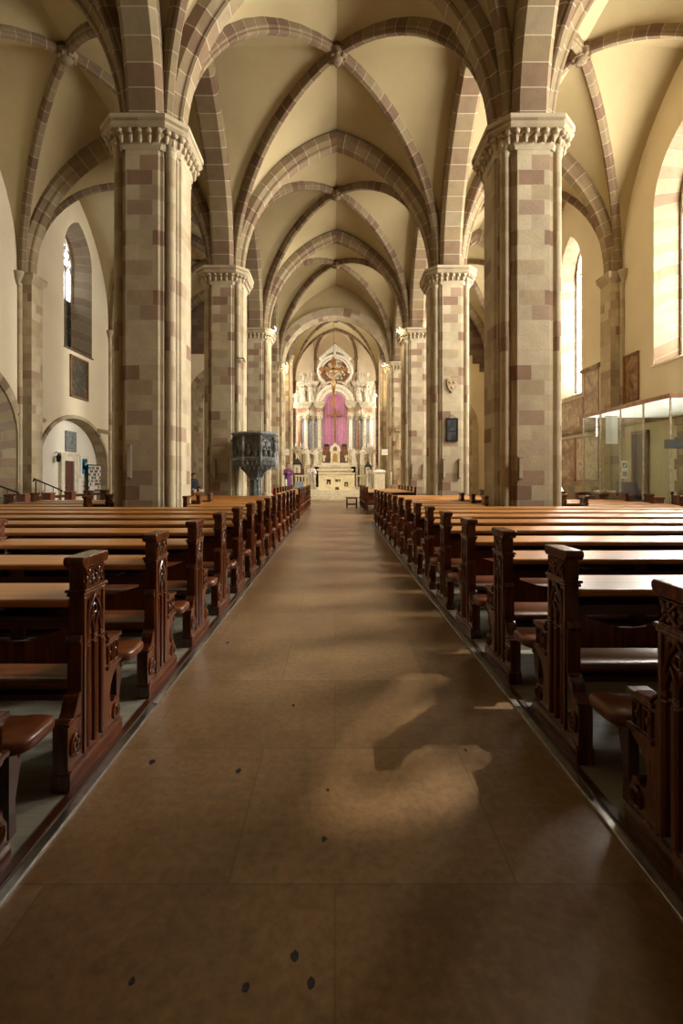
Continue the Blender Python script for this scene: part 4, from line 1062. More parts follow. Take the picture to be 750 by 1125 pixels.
for x, y, nm in ((-3.3, 43.2, 'left'), (3.15, 43.2, 'right')):
    t = thing('silver_candelabrum', (x, y, .64), f'bushy pale silver candelabrum on a stand, {nm} side of the high altar', 'candelabrum', 'silver candelabra')
    b = MB(); b.lathe([(.35,0),(.35,.1),(.12,.2),(.1,1.2),(.16,1.4),(.06,1.6),(.05,3.6)], (0,0,0), 12); b.build('stand', M['silver'], t)
    b = MB(); rr = random.Random(int(y)+len(nm))
    for k in range(60):
        a, e = rr.uniform(0, 2*PI), rr.uniform(-.4, 1.2); L = rr.uniform(.3, .62); q = Vector((math.cos(a)*math.cos(e), math.sin(a)*math.cos(e), math.sin(e)))
        pt = Vector((0,0,3.1))+q*L; b.tube([(0,0,3.0), pt], .012, 4); b.ball(pt, (.06,.06,.06), 6, h=4)
    b.build('branches', M['silver'], t)
    for k in range(6):
        a = k*PI/3; b = MB(); b.lathe([(.03,0),(.03,.35),(.006,.38)], (.45*math.cos(a), .45*math.sin(a), 3.55), 6); b.build('candle', M['paper'], t)
# ------------------------------------------------------------------ pulpit
PU = thing('stone_pulpit', (-2.93, 17.75, 0), 'dark grey carved octagonal pulpit on a slender stem beside the second left pier', 'pulpit')
def oct_ring(r, z, ph=PI/8): return [(r*math.cos(ph+k*PI/4), r*math.sin(ph+k*PI/4), z) for k in range(8)]
def oct_loft(mb, prof): return mb.loft([oct_ring(r, z) for r, z in prof], sm=False)
b = MB(); oct_loft(b, [(.5,0),(.5,.12),(.42,.2),(.3,.3),(.2,.4),(.18,.9),(.2,1.1),(.17,1.2),(.17,1.42),(.24,1.46),(.24,1.52)])
for k in range(8): b.tube([(.2*math.cos(k*PI/4), .2*math.sin(k*PI/4), .4), (.19*math.cos(k*PI/4), .19*math.sin(k*PI/4), 1.45)], .03, 6)
b.build('stem', M['grey_carved'], PU)
b = MB(); oct_loft(b, [(.2,1.42),(.24,1.55),(.32,1.68),(.44,1.83),(.56,1.98),(.62,2.08),(.84,2.12),(.86,2.16),(.86,2.24),(.8,2.27)])
for k in range(8):
    a = PI/8+k*PI/4; b.tube([(.2*math.cos(a), .2*math.sin(a), 1.5), (.34*math.cos(a), .34*math.sin(a), 1.7), (.6*math.cos(a), .6*math.sin(a), 2.02)], .035, 6)
b.build('flaring_foot', M['grey_carved'], PU)
b = MB(); oct_loft(b, [(.74,2.24),(.74,3.02)]); b.build('parapet', M['grey_carved'], PU)
b = MB(); oct_loft(b, [(.78,2.98),(.84,3.04),(.88,3.08),(.88,3.13),(.80,3.16)]); b.build('rim', M['grey_carved'], PU)
for k in range(8):
    a = PI/8+k*PI/4; c, s = math.cos(a), math.sin(a); b = MB()
    b.lathe([(.075,2.0),(.03,1.9),(.075,2.24),(.05,2.3),(.045,2.85),(.07,2.92),(.06,3.0)], (.8*c, .8*s, 0), 8)
    b.ball((.84*c, .84*s, 2.62), (.06,.06,.2), 8); b.ball((.85*c, .85*s, 2.86), .05, 7, h=4)
    b.build('corner_shaft', M['grey_carved'], PU)
    a2 = k*PI/4; R0 = .74*math.cos(PI/8); ux, uy = -math.sin(a2), math.cos(a2)
    def W(u, z, d=.0): return ((R0+d)*math.cos(a2)+ux*u, (R0+d)*math.sin(a2)+uy*u, z)
    b = MB(); rr = random.Random(k)
    for s2 in (-1, 1):      # blind tracery arches and small relief figures
        b.tube([W(s2*.13+.1*math.cos(t), 2.68+.16*math.sin(t), .02) for t in [PI*i/8 for i in range(9)]], .018, 5)
        b.tube([W(s2*.23, 2.3, .02), W(s2*.23, 2.7, .02)], .018, 5)
        b.tube([W(s2*.13-.08, 2.95, .02), W(s2*.13, 2.87, .03), W(s2*.13+.08, 2.95, .02)], .02, 5)
        q = W(s2*.12, 2.42, .05); b.ball(q, (.07,.07,.14), 8); q = W(s2*.12, 2.62, .06); b.ball(q, .05, 7, h=4)
        q = W(s2*.12+rr.uniform(-.06,.06), 2.48, .09); b.ball(q, (.05,.05,.04), 6, h=4)
    b.tube([W(0, 2.3, .02), W(0, 2.95, .02)], .016, 5)
    b.build('relief_panel', M['grey_carved'], PU)
    b = MB()                # hanging tracery fringe
    for j in range(4):
        u0 = -.24+.16*j-.0; b.tube([W(u0-.08, 2.16, .09), W(u0-.075, 2.02, .09), W(u0, 1.86, .08), W(u0+.075, 2.02, .09), W(u0+.08, 2.16, .09)], .022, 5)
        b.ball(W(u0, 1.84, .08), .03, 6, h=4); b.tube([W(u0+.045*math.cos(t), 2.05+.05*math.sin(t), .09) for t in [PI*i/4 for i in range(8)]], .015, 5, True)
    b.build('tracery_fringe', M['grey_carved'], PU)
# ------------------------------------------------------------------ people
def person(loc, label, h, skin, robe, hair, robe_prof, arms, rz=0, stole=None, alb=False, head_tilt=0, hair_long=False):
    """arms: per side list of (shoulder offset) elbow, wrist points"""
    t = thing('person', loc, label, 'person', None, rz); k = h/1.75
    V = [(0,0,.95),(0,.01,1.15),(0,.0,1.38),(0,-.0,1.47),(0,-.02,1.54),(0,-.03,1.62),(0,-.03,1.69)]
    E = [(i, i+1) for i in range(6)]; R = [(.15,.11),(.14,.10),(.15,.10),.06,.072,(.076,.094),.062]
    V += [(0,-.118,1.60)]; E += [(5,7)]; R += [.016]
    for s in (-1, 1):
        i = len(V); V += [(s*.09,0,.86),(s*.1,-.01,.48),(s*.1,.03,.09),(s*.11,-.13,.04)]; E += [(0,i),(i,i+1),(i+1,i+2),(i+2,i+3)]; R += [.095,.065,.045,.035]
    for s, (el, wr) in zip((-1, 1), arms):
        i = len(V); el, wr = Vector(el), Vector(wr); d = (wr-el).normalized()
        V += [(s*.18,0,1.40), tuple(el), tuple(wr), tuple(wr+d*.07)]; E += [(2,i),(i,i+1),(i+1,i+2),(i+2,i+3)]; R += [.065,.045,.03,(.034,.022)]
        up = Vector((0,0,1)); sd = d.cross(up).normalized() if abs(d.z) < .95 else Vector((1,0,0)); n2 = sd.cross(d)
        for j, (o, L) in enumerate(((-.026,.06),(-.009,.075),(.009,.07),(.026,.055))):
            m = len(V); p = wr+d*.085+sd*o; V += [tuple(p), tuple(p+d*L*.55), tuple(p+d*L*.85-n2*L*.4)]; E += [(i+3,m),(m,m+1),(m+1,m+2)]; R += [.010,.0085,.007]
        m = len(V); p = wr+d*.03+sd*-.035*s; V += [tuple(p), tuple(p+d*.04-sd*.022*s)]; E += [(i+3,m),(m,m+1)]; R += [.011,.008]
    V = [(x*k, y*k, z*k) for x, y, z in V]; R = [tuple(a*k for a in r) if isinstance(r, tuple) else r*k for r in R]
    skin_body('body', V, E, R, skin, t, 0, 2)
    e = MB()
    for s in (-1, 1): e.ball((s*.03*k, -.108*k, 1.635*k), (.011*k,.008*k,.008*k), 6, h=4)
    e.build('eyes', M['dark_hair'], t)
    e = MB(); e.ball((0, -.104*k, 1.565*k), (.022*k,.008*k,.006*k), 6, h=4); e.build('mouth', M['book_red'], t)
    hb = MB(); rings = []
    for j in range(6):
        f = j/5; z = 1.60+.13*f if not hair_long else 1.46+.27*f; rr = .098*math.cos(max(0, f-.35)*1.45*1.3)
        rings.append([((rr*.86*math.cos(a))*k, (.0+.012+rr*1.02*math.sin(a))*k+(.02*k if f < .5 and math.sin(a) < 0 else 0), z*k) for a in [PI*i/14-.15+.0 for i in range(17)]])
    hb.loft(rings, cap=False, closed=False); hb.ball((0, -.005*k, 1.70*k), (.083*k,.10*k,.045*k), 12); hb.build('hair', hair, t)
    # robe
    rb = MB(); rings = []
    for z, rx, ry in robe_prof:
        rings.append([(k*rx*math.cos(a)*(1+(.07*math.cos(a*7+z*3) if z < 1.0 else 0)), k*ry*math.sin(a)*(1+(.07*math.cos(a*7+z*3) if z < 1.0 else 0)), k*z) for a in [2*PI*i/28 for i in range(28)]])
    rb.loft(rings)
    for s, (el, wr) in zip((-1, 1), arms):
        el, wr = Vector(el)*k, Vector(wr)*k
        rb.tube([(s*.12*k,0,1.39*k), (s*.2*k,0,1.37*k), tuple(el), tuple(el.lerp(wr,.85))], [.09*k,.10*k,.095*k,.11*k], 10)
    rb.build('robe', robe, t)
    if stole:
        st = MB()
        for s in (-1, 1): st.tube([(s*.06*k,.06*k,1.5*k),(s*.085*k,-.10*k,1.42*k),(s*.09*k,-.18*k,1.2*k),(s*.09*k,-.20*k,.9*k),(s*.09*k,-.225*k,.5*k)], [.03*k,.045*k,.05*k,.055*k,.06*k], 6, flat=.3)
        st.build('stole', stole, t)
    return t
RP = [(.03,.29,.24),(.3,.27,.22),(.7,.245,.2),(1.0,.22,.165),(1.25,.215,.15),(1.38,.205,.135),(1.45,.13,.10),(1.49,.075,.07)]
FOLD = [((-.27,-.05,1.12), (-.06,-.25,1.17)), ((.27,-.05,1.12), (.06,-.25,1.17))]
person((-3.22, 33.0, .64), 'priest in a purple chasuble with folded hands, left of the altar steps', 1.76, M['skin'], M['purple_cloth'], M['grey_hair'],
       [(.03,.22,.18),(.3,.225,.18),(.7,.235,.18),(1.0,.245,.17),(1.25,.235,.155),(1.38,.215,.14),(1.45,.13,.10),(1.49,.075,.07)], FOLD, .5)
person((-1.72, 35.6, .64), 'priest in white robe with purple stole standing beside the block altar', 1.82, M['skin'], M['white_cloth'], M['grey_hair'], RP, FOLD, .1, M['purple_cloth'])
person((2.62, 36.0, .64), 'person in white robe with purple stole standing just left of the ambo', 1.7, M['skin'], M['white_cloth'], M['dark_hair'], RP, FOLD, -.2, M['purple_cloth'])
person((3.05, 34.9, .64), 'priest in white and purple standing behind the cream ambo', 1.78, M['skin'], M['white_cloth'], M['grey_hair'], RP, [((-.28,-.08,1.12), (-.16,-.22,1.24)), ((.28,-.08,1.12), (.16,-.22,1.24))], 0, M['purple_cloth'])
person((-6.45, 22.0, 0), 'person in black clothes standing beside the nearest left pier', 1.74, M['skin'], M['dark_cloth'], M['dark_hair'],
       [(.1,.17,.14),(.4,.19,.15),(.9,.20,.15),(1.1,.2,.14),(1.25,.215,.15),(1.38,.205,.135),(1.45,.13,.10),(1.49,.07,.065)], [((-.25,.03,1.1), (-.2,-.15,.95)), ((.25,.03,1.1), (.15,-.22,1.0))], 1.2)
# ------------------------------------------------------------------ things around the chancel and piers
t = thing('votive_stand', (-5.9, 21.0, 0), 'wooden table of small votive candles beside the second left pier', 'candle stand')
b = MB(); b.box(-.5, .5, -.25, .25, .85, .9); b.box(-.5, .5, -.24, -.2, .1, .85); b.box(-.5, .5, .2, .24, .1, .85)
for x in (-.47, .47): b.box(x-.03, x+.03, -.24, .24, 0, .86)
b.build('table', M['light_wood'], t)
for i in range(7):
    for j in range(2):
        b = MB(); b.lathe([(.028,.9),(.034,.905),(.034,1.0),(.02,1.005),(.006,1.02),(.004,1.04)], (-.42+.14*i, -.1+.2*j, 0), 8); b.build('candle', M['paper'] if (i+j) % 3 else M['book_red'], t)
t = thing('side_table', (-3.36, 29.0, 0), 'dark side table with red cloth, books and white candle beside the front left pews', 'table')
b = MB(); b.box(-.7, .7, -.35, .35, .72, .77)
for x in (-.62, .62):
    for y in (-.28, .28): b.box(x-.04, x+.04, y-.04, y+.04, 0, .72)
b.build('table_top', M['red_wood'], t)
b = MB(); b.box(-.72, .3, -.37, .37, .771, .78); b.box(-.72, .3, -.375, -.37, .5, .78); b.build('red_cloth', simple('red_cloth', (.4,.02,.02), .8), t)
bk = thing('paschal_candle', (-2.95, 29.0, .781), 'thick white candle standing on the side table', 'candle')
b = MB(); b.lathe([(.1,0),(.1,.03),(.05,.05),(.06,.07),(.06,.62),(.02,.63),(.005,.66)], (0,0,0), 12); b.build('wax', M['paper'], bk)
t = thing('lectern_table', (-2.12, 29.4, 0), 'pale wooden table with yellow flowers in front of the steps', 'table')
b = MB(); b.box(-.48, .48, -.3, .3, .88, .95); b.box(-.46, -.40, -.28, .28, 0, .88); b.box(.40, .46, -.28, .28, 0, .88); b.box(-.46, .46, .2, .26, .3, .88); b.build('table_body', M['light_wood'], t)
fl = thing('flower_box', (-2.1, 29.4, .95), 'box of yellow flowers on the pale table', 'flowers')
b = MB(); b.box(-.26, .26, -.12, .12, 0, .14); b.build('box', M['cream'], fl)
b = MB(); rr = random.Random(3)
for k in range(60): b.ball((rr.uniform(-.27,.27), rr.uniform(-.13,.13), rr.uniform(.14,.30)), rr.uniform(.025,.045), 6, h=4)
b.build('blossoms', M['yellow'], fl)
t = thing('music_stand', (-1.98, 26.9, 0), 'grey music stand with a tilted desk beside the front left pews', 'stand')
b = MB(); b.prism([(-.05,.98),(.07,1.3),(.085,1.295),(-.035,.97)], 'x', -.22, .22); b.box(-.22, .22, -.1, -.03, .965, .98); b.build('desk', simple('grey_screen', (.25,.30,.34), .4), t)
b = MB(); b.tube([(0,.03,1.1),(0,.03,.3)], .015, 6)
for k in range(3): b.tube([(0,.03,.35),(.25*math.cos(k*2.1), .03+.25*math.sin(k*2.1), .02)], .012, 6)
b.build('tripod', M['black_iron'], t)
t = thing('kneeling_bench', (.83, 24.3, 0), 'small dark wooden bench at the end of the front right pews', 'bench')
b = MB(); b.box(-.29, .29, -.2, .2, .46, .54); b.build('seat', M['red_wood'], t, bev=.008)
for x in (-.24, .24): b = MB(); b.box(x-.035, x+.035, -.17, .17, 0, .46); b.build('leg', M['wood_dark'], t)
b = MB(); b.box(-.22, .22, -.02, .02, .14, .22); b.build('stretcher', M['wood_dark'], t)
# statue and group on the chancel pier right
t = thing('saint_statue', (4.42, 33.63, 3.45), 'carved saint on a small bracket on the last right pier', 'statue')
statue_mb(0, -.02, 0, 1.25, seed=4).build('figure', M['lime_wood'], t)
b = MB(); b.lathe([(.04,-.42),(.12,-.34),(.1,-.28),(.22,-.1),(.26,-.05),(.26,0)], (0, .0, 0), 12); b.build('bracket', M['pier'], t)
b = MB(); b.prism([(-.24,1.3),(.24,1.3),(.18,1.45),(0,1.75),(-.18,1.45)], 'y', -.2, .2); b.build('canopy', M['pier'], t)
t = thing('madonna_group', (4.35, 32.2, 0), 'pale brown standing statue on a tall pedestal before the last right pier', 'statue')
b = MB(); b.box(-.3,.3,-.3,.3,0,.15); b.box(-.25,.25,-.25,.25,.15,.9); b.box(-.3,.3,-.3,.3,.9,1.0); b.build('pedestal', M['light_wood'], t)
statue_mb(0, 0, 1.0, 1.45, seed=11).build('figure', M['lime_wood'], t)
t = thing('altar_candle', (3.75, 32.4, .0), 'tall cream candle on a slim stand beside the brown statue', 'candle')
b = MB(); b.lathe([(.16,0),(.16,.04),(.03,.1),(.025,.9),(.08,1.0)], (0,0,0), 10); b.build('stand', M['gold'], t)
b = MB(); b.lathe([(.05,1.0),(.05,1.85),(.01,1.9)], (0,0,0), 10); b.build('wax', M['cream'], t)
t = thing('robed_statuette', (4.75, 29.0, 0), 'small grey robed statuette on a column beside the third right pier', 'statue')
b = MB(); b.lathe([(.22,0),(.22,.1),(.13,.16),(.12,.9),(.2,.98),(.2,1.02)], (0,0,0), 12); b.build('column', M['grey_carved'], t)
statue_mb(0, 0, 1.02, .75, seed=6).build('figure', M['white_marble'], t)
# shield and plaque on second right pier
PFY = PY[2]-.774
t = thing('carved_shield', (4.49, PFY, 5.08), 'pale carved coat of arms shield on the second right pier', 'shield')
b = MB(); b.prism([(-.19,.26),(-.08,.24),(0,.27),(.08,.24),(.19,.26),(.2,.0),(.13,-.18),(0,-.3),(-.13,-.18),(-.2,.0)], 'y', -.05, -.0); b.build('shield_body', M['lime_wood'], t, bev=.01)
b = MB()
for x, z in ((-.08,.1),(.08,.1),(0,-.1)): b.ball((x,-.055,z), (.05,.02,.06), 8, h=4)
b.build('charge', M['stone'], t)
t = thing('framed_plaque', (4.49, PFY, 3.37), 'dark framed plaque hung under the shield on the second right pier', 'plaque')
b = MB(); b.box(-.20,.20,-.05,0,-.42,.42); b.build('panel', simple('dark_glazed_print', (.05,.055,.055), .2, 0, .7, 3), t)
b = MB()
for x0,x1,z0,z1 in ((-.22,-.18,-.44,.44),(.18,.22,-.44,.44),(-.22,.22,-.44,-.40),(-.22,.22,.40,.44),(-.2,.2,-.07,-.04)): b.box(x0,x1,-.065,0,z0,z1)
b.tube([(-.16,-.02,.43),(0,-.01,.58),(.16,-.02,.43)], .006, 5)
b.build('frame', M['black_iron'], t)
# speakers on the piers
for x, y, z0, z1, lab in ((-4.63, PY[1]-.77, 1.52, 2.28, 'slim loudspeaker on the nearest left pier'), (4.17, PY[1]-.77, 1.5, 2.0, 'slim loudspeaker on the nearest right pier'),
        (-4.62, PY[2]-.77, 1.5, 2.25, 'slim loudspeaker low on the second left pier, left edge'), (-4.05, PY[2]-.77, 1.5, 2.25, 'slim loudspeaker low on the second left pier, beside the pulpit'),
        (4.18, PY[2]-.77, 1.5, 2.25, 'slim loudspeaker on the second right pier, aisle side of the plaque'), (4.78, PY[2]-.77, 1.5, 2.25, 'slim loudspeaker on the second right pier, outer side of the plaque'),
        (4.2, PY[3]-.77, 1.5, 2.25, 'slim loudspeaker on the third right pier, inner edge'), (4.77, PY[3]-.77, 1.5, 2.25, 'slim loudspeaker on the third right pier, outer edge')):
    t = thing('column_loudspeaker', (x, y, z0), lab, 'loudspeaker', 'slim pier loudspeakers')
    b = MB(); b.box(-.045, .045, -.09, -.0, 0, z1-z0); b.build('cabinet', M['speaker'], t, bev=.008)
    b = MB(); b.box(-.036, .036, -.094, -.088, .03, z1-z0-.03); b.build('grille', M['pier'], t)
for x, lab in ((-3.42, 'cream box loudspeaker high on the left chancel respond'), (3.42, 'cream box loudspeaker high on the right chancel respond')):
    t = thing('box_loudspeaker', (x, 33.5, 3.05), lab, 'loudspeaker', 'cream chancel loudspeakers')
    b = MB(); b.box(-.22, .22, -.12, .12, 0, .42); b.build('cabinet', M['cream'], t, bev=.01)
    b = MB(); b.box(-.19, .19, -.128, -.12, .03, .39); b.build('grille', M['white_marble'], t)
    b = MB(); b.tube([(0, .1, .2), (math.copysign(.28, x), .3, .2)], .02, 6); b.build('bracket', M['black_iron'], t)
t = thing('security_camera', (-3.5, 18.72, 6.05), 'small camera on a bracket high on the second left pier', 'camera')
b = MB(); b.tube([(-.3,-.13,.1),(-.05,.0,.1),(.0,0,.05)], .018, 6); b.build('bracket', M['black_iron'], t)
b = MB(); b.lathe([(.03,-.1),(.055,-.08),(.055,.1),(.045,.12)], (0,0,0), 10); b.xf(Matrix.Rotation(PI/2, 4, 'X')); b.build('housing', M['silver'], t)
# spot lamps at the capitals
M['lamp_glow'] = simple('lamp_glow', (1,1,1), .5, emis=(1,.86,.6), es=GLOW)
lampdef = [(-3.28, 26.05, 9.55, 'bright spotlight on the capital of the third left pier'), (3.42, 26.05, 9.5, 'bright spotlight on the capital of the third right pier'),
           (-3.42, 33.7, 9.45, 'bright spotlight on the left side of the chancel arch'), (3.36, 33.7, 9.4, 'bright spotlight on the right side of the chancel arch'), (5.12, 26.1, 9.95, 'small spotlight on the outer side of the third right pier')]
for x, y, z, lab in lampdef:
    t = thing('spot_lamp', (x, y, z), lab, 'lamp', 'spot lamps on the piers')
    b = MB(); b.lathe([(.05,.16),(.10,.10),(.13,.0),(.13,-.06)], (0,0,0), 14); b.xf(Matrix.Rotation(.9, 4, 'X')); b.build('housing', M['silver'], t)
    b = MB(); b.lathe([(.02,-.10),(.11,-.09),(.115,-.055),(.02,-.05)], (0,0,0), 14); b.xf(Matrix.Rotation(.9, 4, 'X')); b.build('lens', M['lamp_glow'], t)
    b = MB(); b.tube([(0,.05,.1),(-math.copysign(.0, x),.25,.15),(0,.28,.15)], .02, 6); b.build('bracket', M['black_iron'], t)
# ------------------------------------------------------------------ left wall things
def painted(name, cols, sc=2.2, dist=1.4):
    m, nt, b, out = new_mat(name); tc = N(nt, 'ShaderNodeTexCoord')
    nz = N(nt, 'ShaderNodeTexNoise', Scale=sc, Detail=6.0, Distortion=dist, Roughness=.6); nt.links.new(tc.outputs['Object'], nz.inputs['Vector'])
    k = len(cols); r = ramp(nt, [(.28+.44*i/(k-1), c) for i, c in enumerate(cols)]); nt.links.new(nz.outputs[0], r.inputs[0])
    nt.links.new(r.outputs[0], b.inputs['Base Color']); b.inputs['Roughness'].default_value = .5; return m
M['oil_dark'] = painted('dark_oil_painting', [(.012,.014,.010), (.02,.022,.016), (.03,.03,.02), (.06,.05,.025), (.20,.08,.03), (.28,.22,.13)])
M['oil_brown'] = painted('brown_oil_painting', [(.05,.035,.02), (.10,.06,.03), (.28,.14,.05), (.35,.24,.12), (.12,.07,.04)])
M['fresco'] = painted('faded_fresco', [(.12,.07,.04), (.25,.15,.08), (.34,.21,.11), (.48,.36,.22), (.62,.52,.36), (.36,.17,.09)], 1.6, 1.1)
M['fresco2'] = painted('pale_faded_fresco', [(.2,.12,.07), (.42,.31,.2), (.58,.47,.33), (.66,.57,.43), (.45,.24,.13)], 1.9, 1.0)
def wall_painting(P, s, y0, y1, z0, z1, label, mat, fw=.09):
    x = P(0, 0)[0]; t = thing('framed_painting', (x, (y0+y1)/2, z0), label, 'painting'); w = (y1-y0)/2; h = z1-z0
    b = MB(); b.box(*sorted((s*.01, s*.04)), -w+fw*.6, w-fw*.6, fw*.6, h-fw*.6); b.build('canvas', mat, t)
    b = MB()
    for a0, a1, c0, c1 in ((-w,-w+fw,0,h),(w-fw,w,0,h),(-w,w,0,fw),(-w,w,h-fw,h)): b.box(*sorted((s*.0, s*.085)), a0, a1, c0, c1)
    b.build('frame', M['gilt_dark'], t, bev=.012)
wall_painting(LW, 1, 22.75, 24.4, 5.35, 7.35, 'dark framed oil painting hung below the left window', M['oil_dark'])
wall_painting(RW, -1, 17.95, 18.85, 4.42, 6.25, 'tall framed painting on the right wall above the glass porch', M['oil_brown'], .08)
NX = XL-.45
t = thing('stone_plaque', (NX, 23.62, 2.78), 'grey carved stone tablet above the door in the left niche', 'plaque')
b = MB(); b.box(.003, .08, -.46, .46, 0, 1.0); b.build('slab', M['grey_carved'], t, bev=.01)
b = MB(); rr = random.Random(9)
for k in range(26): b.ball((.085, rr.uniform(-.36,.36), rr.uniform(.1,.9)), (.025, rr.uniform(.03,.07), rr.uniform(.03,.08)), 7, h=4)
b.build('relief', M['grey_carved'], t)
t = thing('wall_lantern', (NX, 22.3, 2.35), 'small dark lantern on a bracket beside the niche door', 'lantern')
b = MB(); b.tube([(0,0,.3),(.12,0,.36),(.2,0,.28)], .015, 6); b.build('bracket', M['black_iron'], t)
b = MB(); b.lathe([(.03,-.12),(.09,-.08),(.11,.12),(.13,.14),(.05,.22),(.02,.27)], (.2,0,0), 8); b.build('cage', M['black_iron'], t)
b = MB(); b.lathe([(.05,-.06),(.085,.10)], (.2,0,0), 8); b.build('glass', M['paper'], t)
def sheet(name, y0, y1, z0, z1, label, cat, mat, extra=None, frame=None):
    t = thing(name, (NX, (y0+y1)/2, z0), label, cat); w = (y1-y0)/2; h = z1-z0
    b = MB(); b.box(.0, .02, -w, w, 0, h); b.build('sheet', mat, t)
    for nm, a0, a1, c0, c1, mt in extra or (): b = MB(); b.box(.02, .026, -w+2*w*a0, -w+2*w*a1, h*c0, h*c1); b.build(nm, mt, t)
    if frame:
        b = MB()
        for a0, a1, c0, c1 in ((-w-.03,-w+.02,-.03,h+.03),(w-.02,w+.03,-.03,h+.03),(-w,w,-.03,.02),(-w,w,h-.02,h+.03)): b.box(0, .04, a0, a1, c0, c1)
        b.build('frame', frame, t)
    return t
blue = simple('poster_blue', (.08,.35,.6), .6, 0, .3, 4); yel = simple('poster_yellow', (.75,.5,.08), .6, 0, .2, 4); grn = simple('poster_green', (.15,.4,.15), .6)
sheet('poster', 24.55, 25.3, 1.55, 2.6, 'white framed poster with blue, green and yellow picture beside the niche door', 'poster', M['paper'],
      [('picture', .2, .8, .15, .9, blue), ('yellow_patch', .6, .95, .68, .9, yel), ('green_patch', .22, .78, .38, .5, grn), ('pale_patch', .3, .5, .5, .85, M['paper'])], M['white_marble'])
sheet('notice', 24.7, 25.05, 1.0, 1.4, 'small white notice with an ochre drawing under the poster', 'notice', M['paper'], [('drawing', .2, .8, .45, .9, yel), ('caption', .25, .7, .1, .3, M['wood_dark'])])
t = thing('notice_board', (XL-.3, 25.72, .7), 'notice board covered with many small printed leaflets by the left niche', 'notice board', None, -.0)
b = MB(); b.box(0, .05, -.78, .78, 0, 1.45); b.build('board', M['cream'], t)
b = MB(); b.box(-.0,.08,-.83,-.78,-.7,1.5); b.box(-.0,.08,.78,.83,-.7,1.5); b.box(-.0,.08,-.83,.83,1.45,1.5); b.box(-.0,.08,-.83,.83,-.05,0); b.build('frame', M['black_iron'], t)
rr = random.Random(12); mats = [M['paper'], M['book_red'], M['wood_dark'], M['paper'], blue, M['leather']]
for i in range(9):
    for j in range(8):
        if rr.random() < .1: continue
        y, z = -.75+i*.168, .06+j*.17; b = MB(); b.box(.05, .058+.002*rr.random(), y, y+.13, z, z+.13); b.build('leaflet', rr.choice(mats), t)
def handrail(y0, y1, x, z0, z1, label):
    t = thing('iron_handrail', (x, y0, 0), label, 'handrail', 'black iron handrails'); d = y1-y0
    b = MB(); b.tube([(0,-.15,z0-.1),(0,-.1,z0),(0,d,z1),(0,d+.1,z1-.05)], .03, 8); b.build('top_rail', M['black_iron'], t)
    for i in range(4):
        y = d*i/3; zz = z0+(z1-z0)*i/3; b = MB(); b.tube([(0,y,0),(0,y,zz)], .016 if 0 < i < 3 else .025, 6); b.build('post', M['black_iron'], t)
    b = MB()
    for i in range(3):
        y = d*(i+.5)/3; zz = (z0+(z1-z0)*(i+.5)/3)*.55; b.tube([(0,y+.19*math.cos(a),zz+.19*math.sin(a)) for a in [2*PI*k/14 for k in range(14)]], .011, 5, True)
        b.tube([(0,y-.2,zz-.3),(0,y+.1*math.sin(.5),zz),(0,y+.2,zz+.25)], .010, 5)
    b.tube([(0,0,.12),(0,d,.12)], .012, 6); b.build('scrollwork', M['black_iron'], t)
handrail(18.5, 20.2, -11.45, 1.48, 1.0, 'black wrought iron handrail by the left pilaster')
handrail(15.6, 17.2, -11.3, 1.45, 1.0, 'black wrought iron handrail before the arched portal')
# dark side altar at the far end of the left aisle
t = thing('side_altar', (-11.42, 27.2, 0), 'dark side altar with a white altar cloth, half hidden by the nearest left pier', 'altar')
b = MB(); b.box(-.9, .55, -.2, .5, 0, .95); b.box(-.9,.45,.3,.6,.95,3.6); b.box(-1.0,.55,.2,.65,3.6,3.8); b.box(-.9,.4,.3,.6,3.8,5.2)
b.prism([(-1.0,5.2),(.5,5.2),(-.25,6.1)], 'y', .2, .65)
for x in (-.75, .35): b.lathe([(.14,1.0),(.1,1.1),(.09,3.3),(.14,3.6)], (x, .22, 0), 10)
b.build('retable', M['wood_dark'], t)
b = MB(); b.box(-.6,.2,.27,.3,1.2,3.3); b.build('altar_painting', M['oil_dark'], t)
b = MB(); b.box(-.95, .6, -.25, .45, .95, .985); b.box(-.95,.6,-.255,-.245,.75,.985); b.box(.59,.605,-.25,.4,.7,.985); b.build('altar_cloth', M['white_cloth'], t)
# ------------------------------------------------------------------ right wall: frescoes, porch
def fresco(y0, y1, z0, z1, label, mat, n):
    t = thing('fresco_panel', (XR, y0, z0), label, 'fresco', 'frescoes on the right wall'); d = y1-y0; h = z1-z0
    b = MB(); b.box(-.015, -.003, 0, d, 0, h); b.build('plaster_field', mat, t)
    b = MB()
    for a0, a1, c0, c1 in ((0,.08,0,h),(d-.08,d,0,h),(0,d,0,.08),(0,d,h-.08,h)): b.box(-.024, -.003, a0, a1, c0, c1)
    b.build('painted_border', M['red_marble'], t)
    rr = random.Random(n); fm = (M['fresco2'], M['fresco'])
    b = MB()
    for k in range(int(d*2.2)):
        y = .3+rr.random()*(d-.6); hh = rr.uniform(.45,.62)*h; w = hh*.17
        b.prism([(y-w,.12),(y+w,.12),(y+w*.9,hh*.6),(y+w*.75,hh*.8),(y+w*.3,hh*.84),(y+w*.35,hh*.94),(y,hh),(y-w*.35,hh*.94),(y-w*.3,hh*.84),(y-w*.75,hh*.8),(y-w*.9,hh*.6)], 'x', -.021-.0006*k, -.01)
    b.build('faded_figures', fm[n % 2], t)
fresco(20.7, 21.95, 3.78, 6.25, 'narrow faded fresco between the right window and the pilaster', M['fresco'], 1)
fresco(22.0, 24.55, 3.78, 5.2, 'broad faded fresco with figures below the right window', M['fresco'], 2)
fresco(24.6, 26.2, 3.78, 6.25, 'faded fresco beyond the right window towards the nave end', M['fresco'], 3)
fresco(20.7, 22.7, 1.35, 3.4, 'pale lower fresco nearest the glass porch', M['fresco2'], 4)
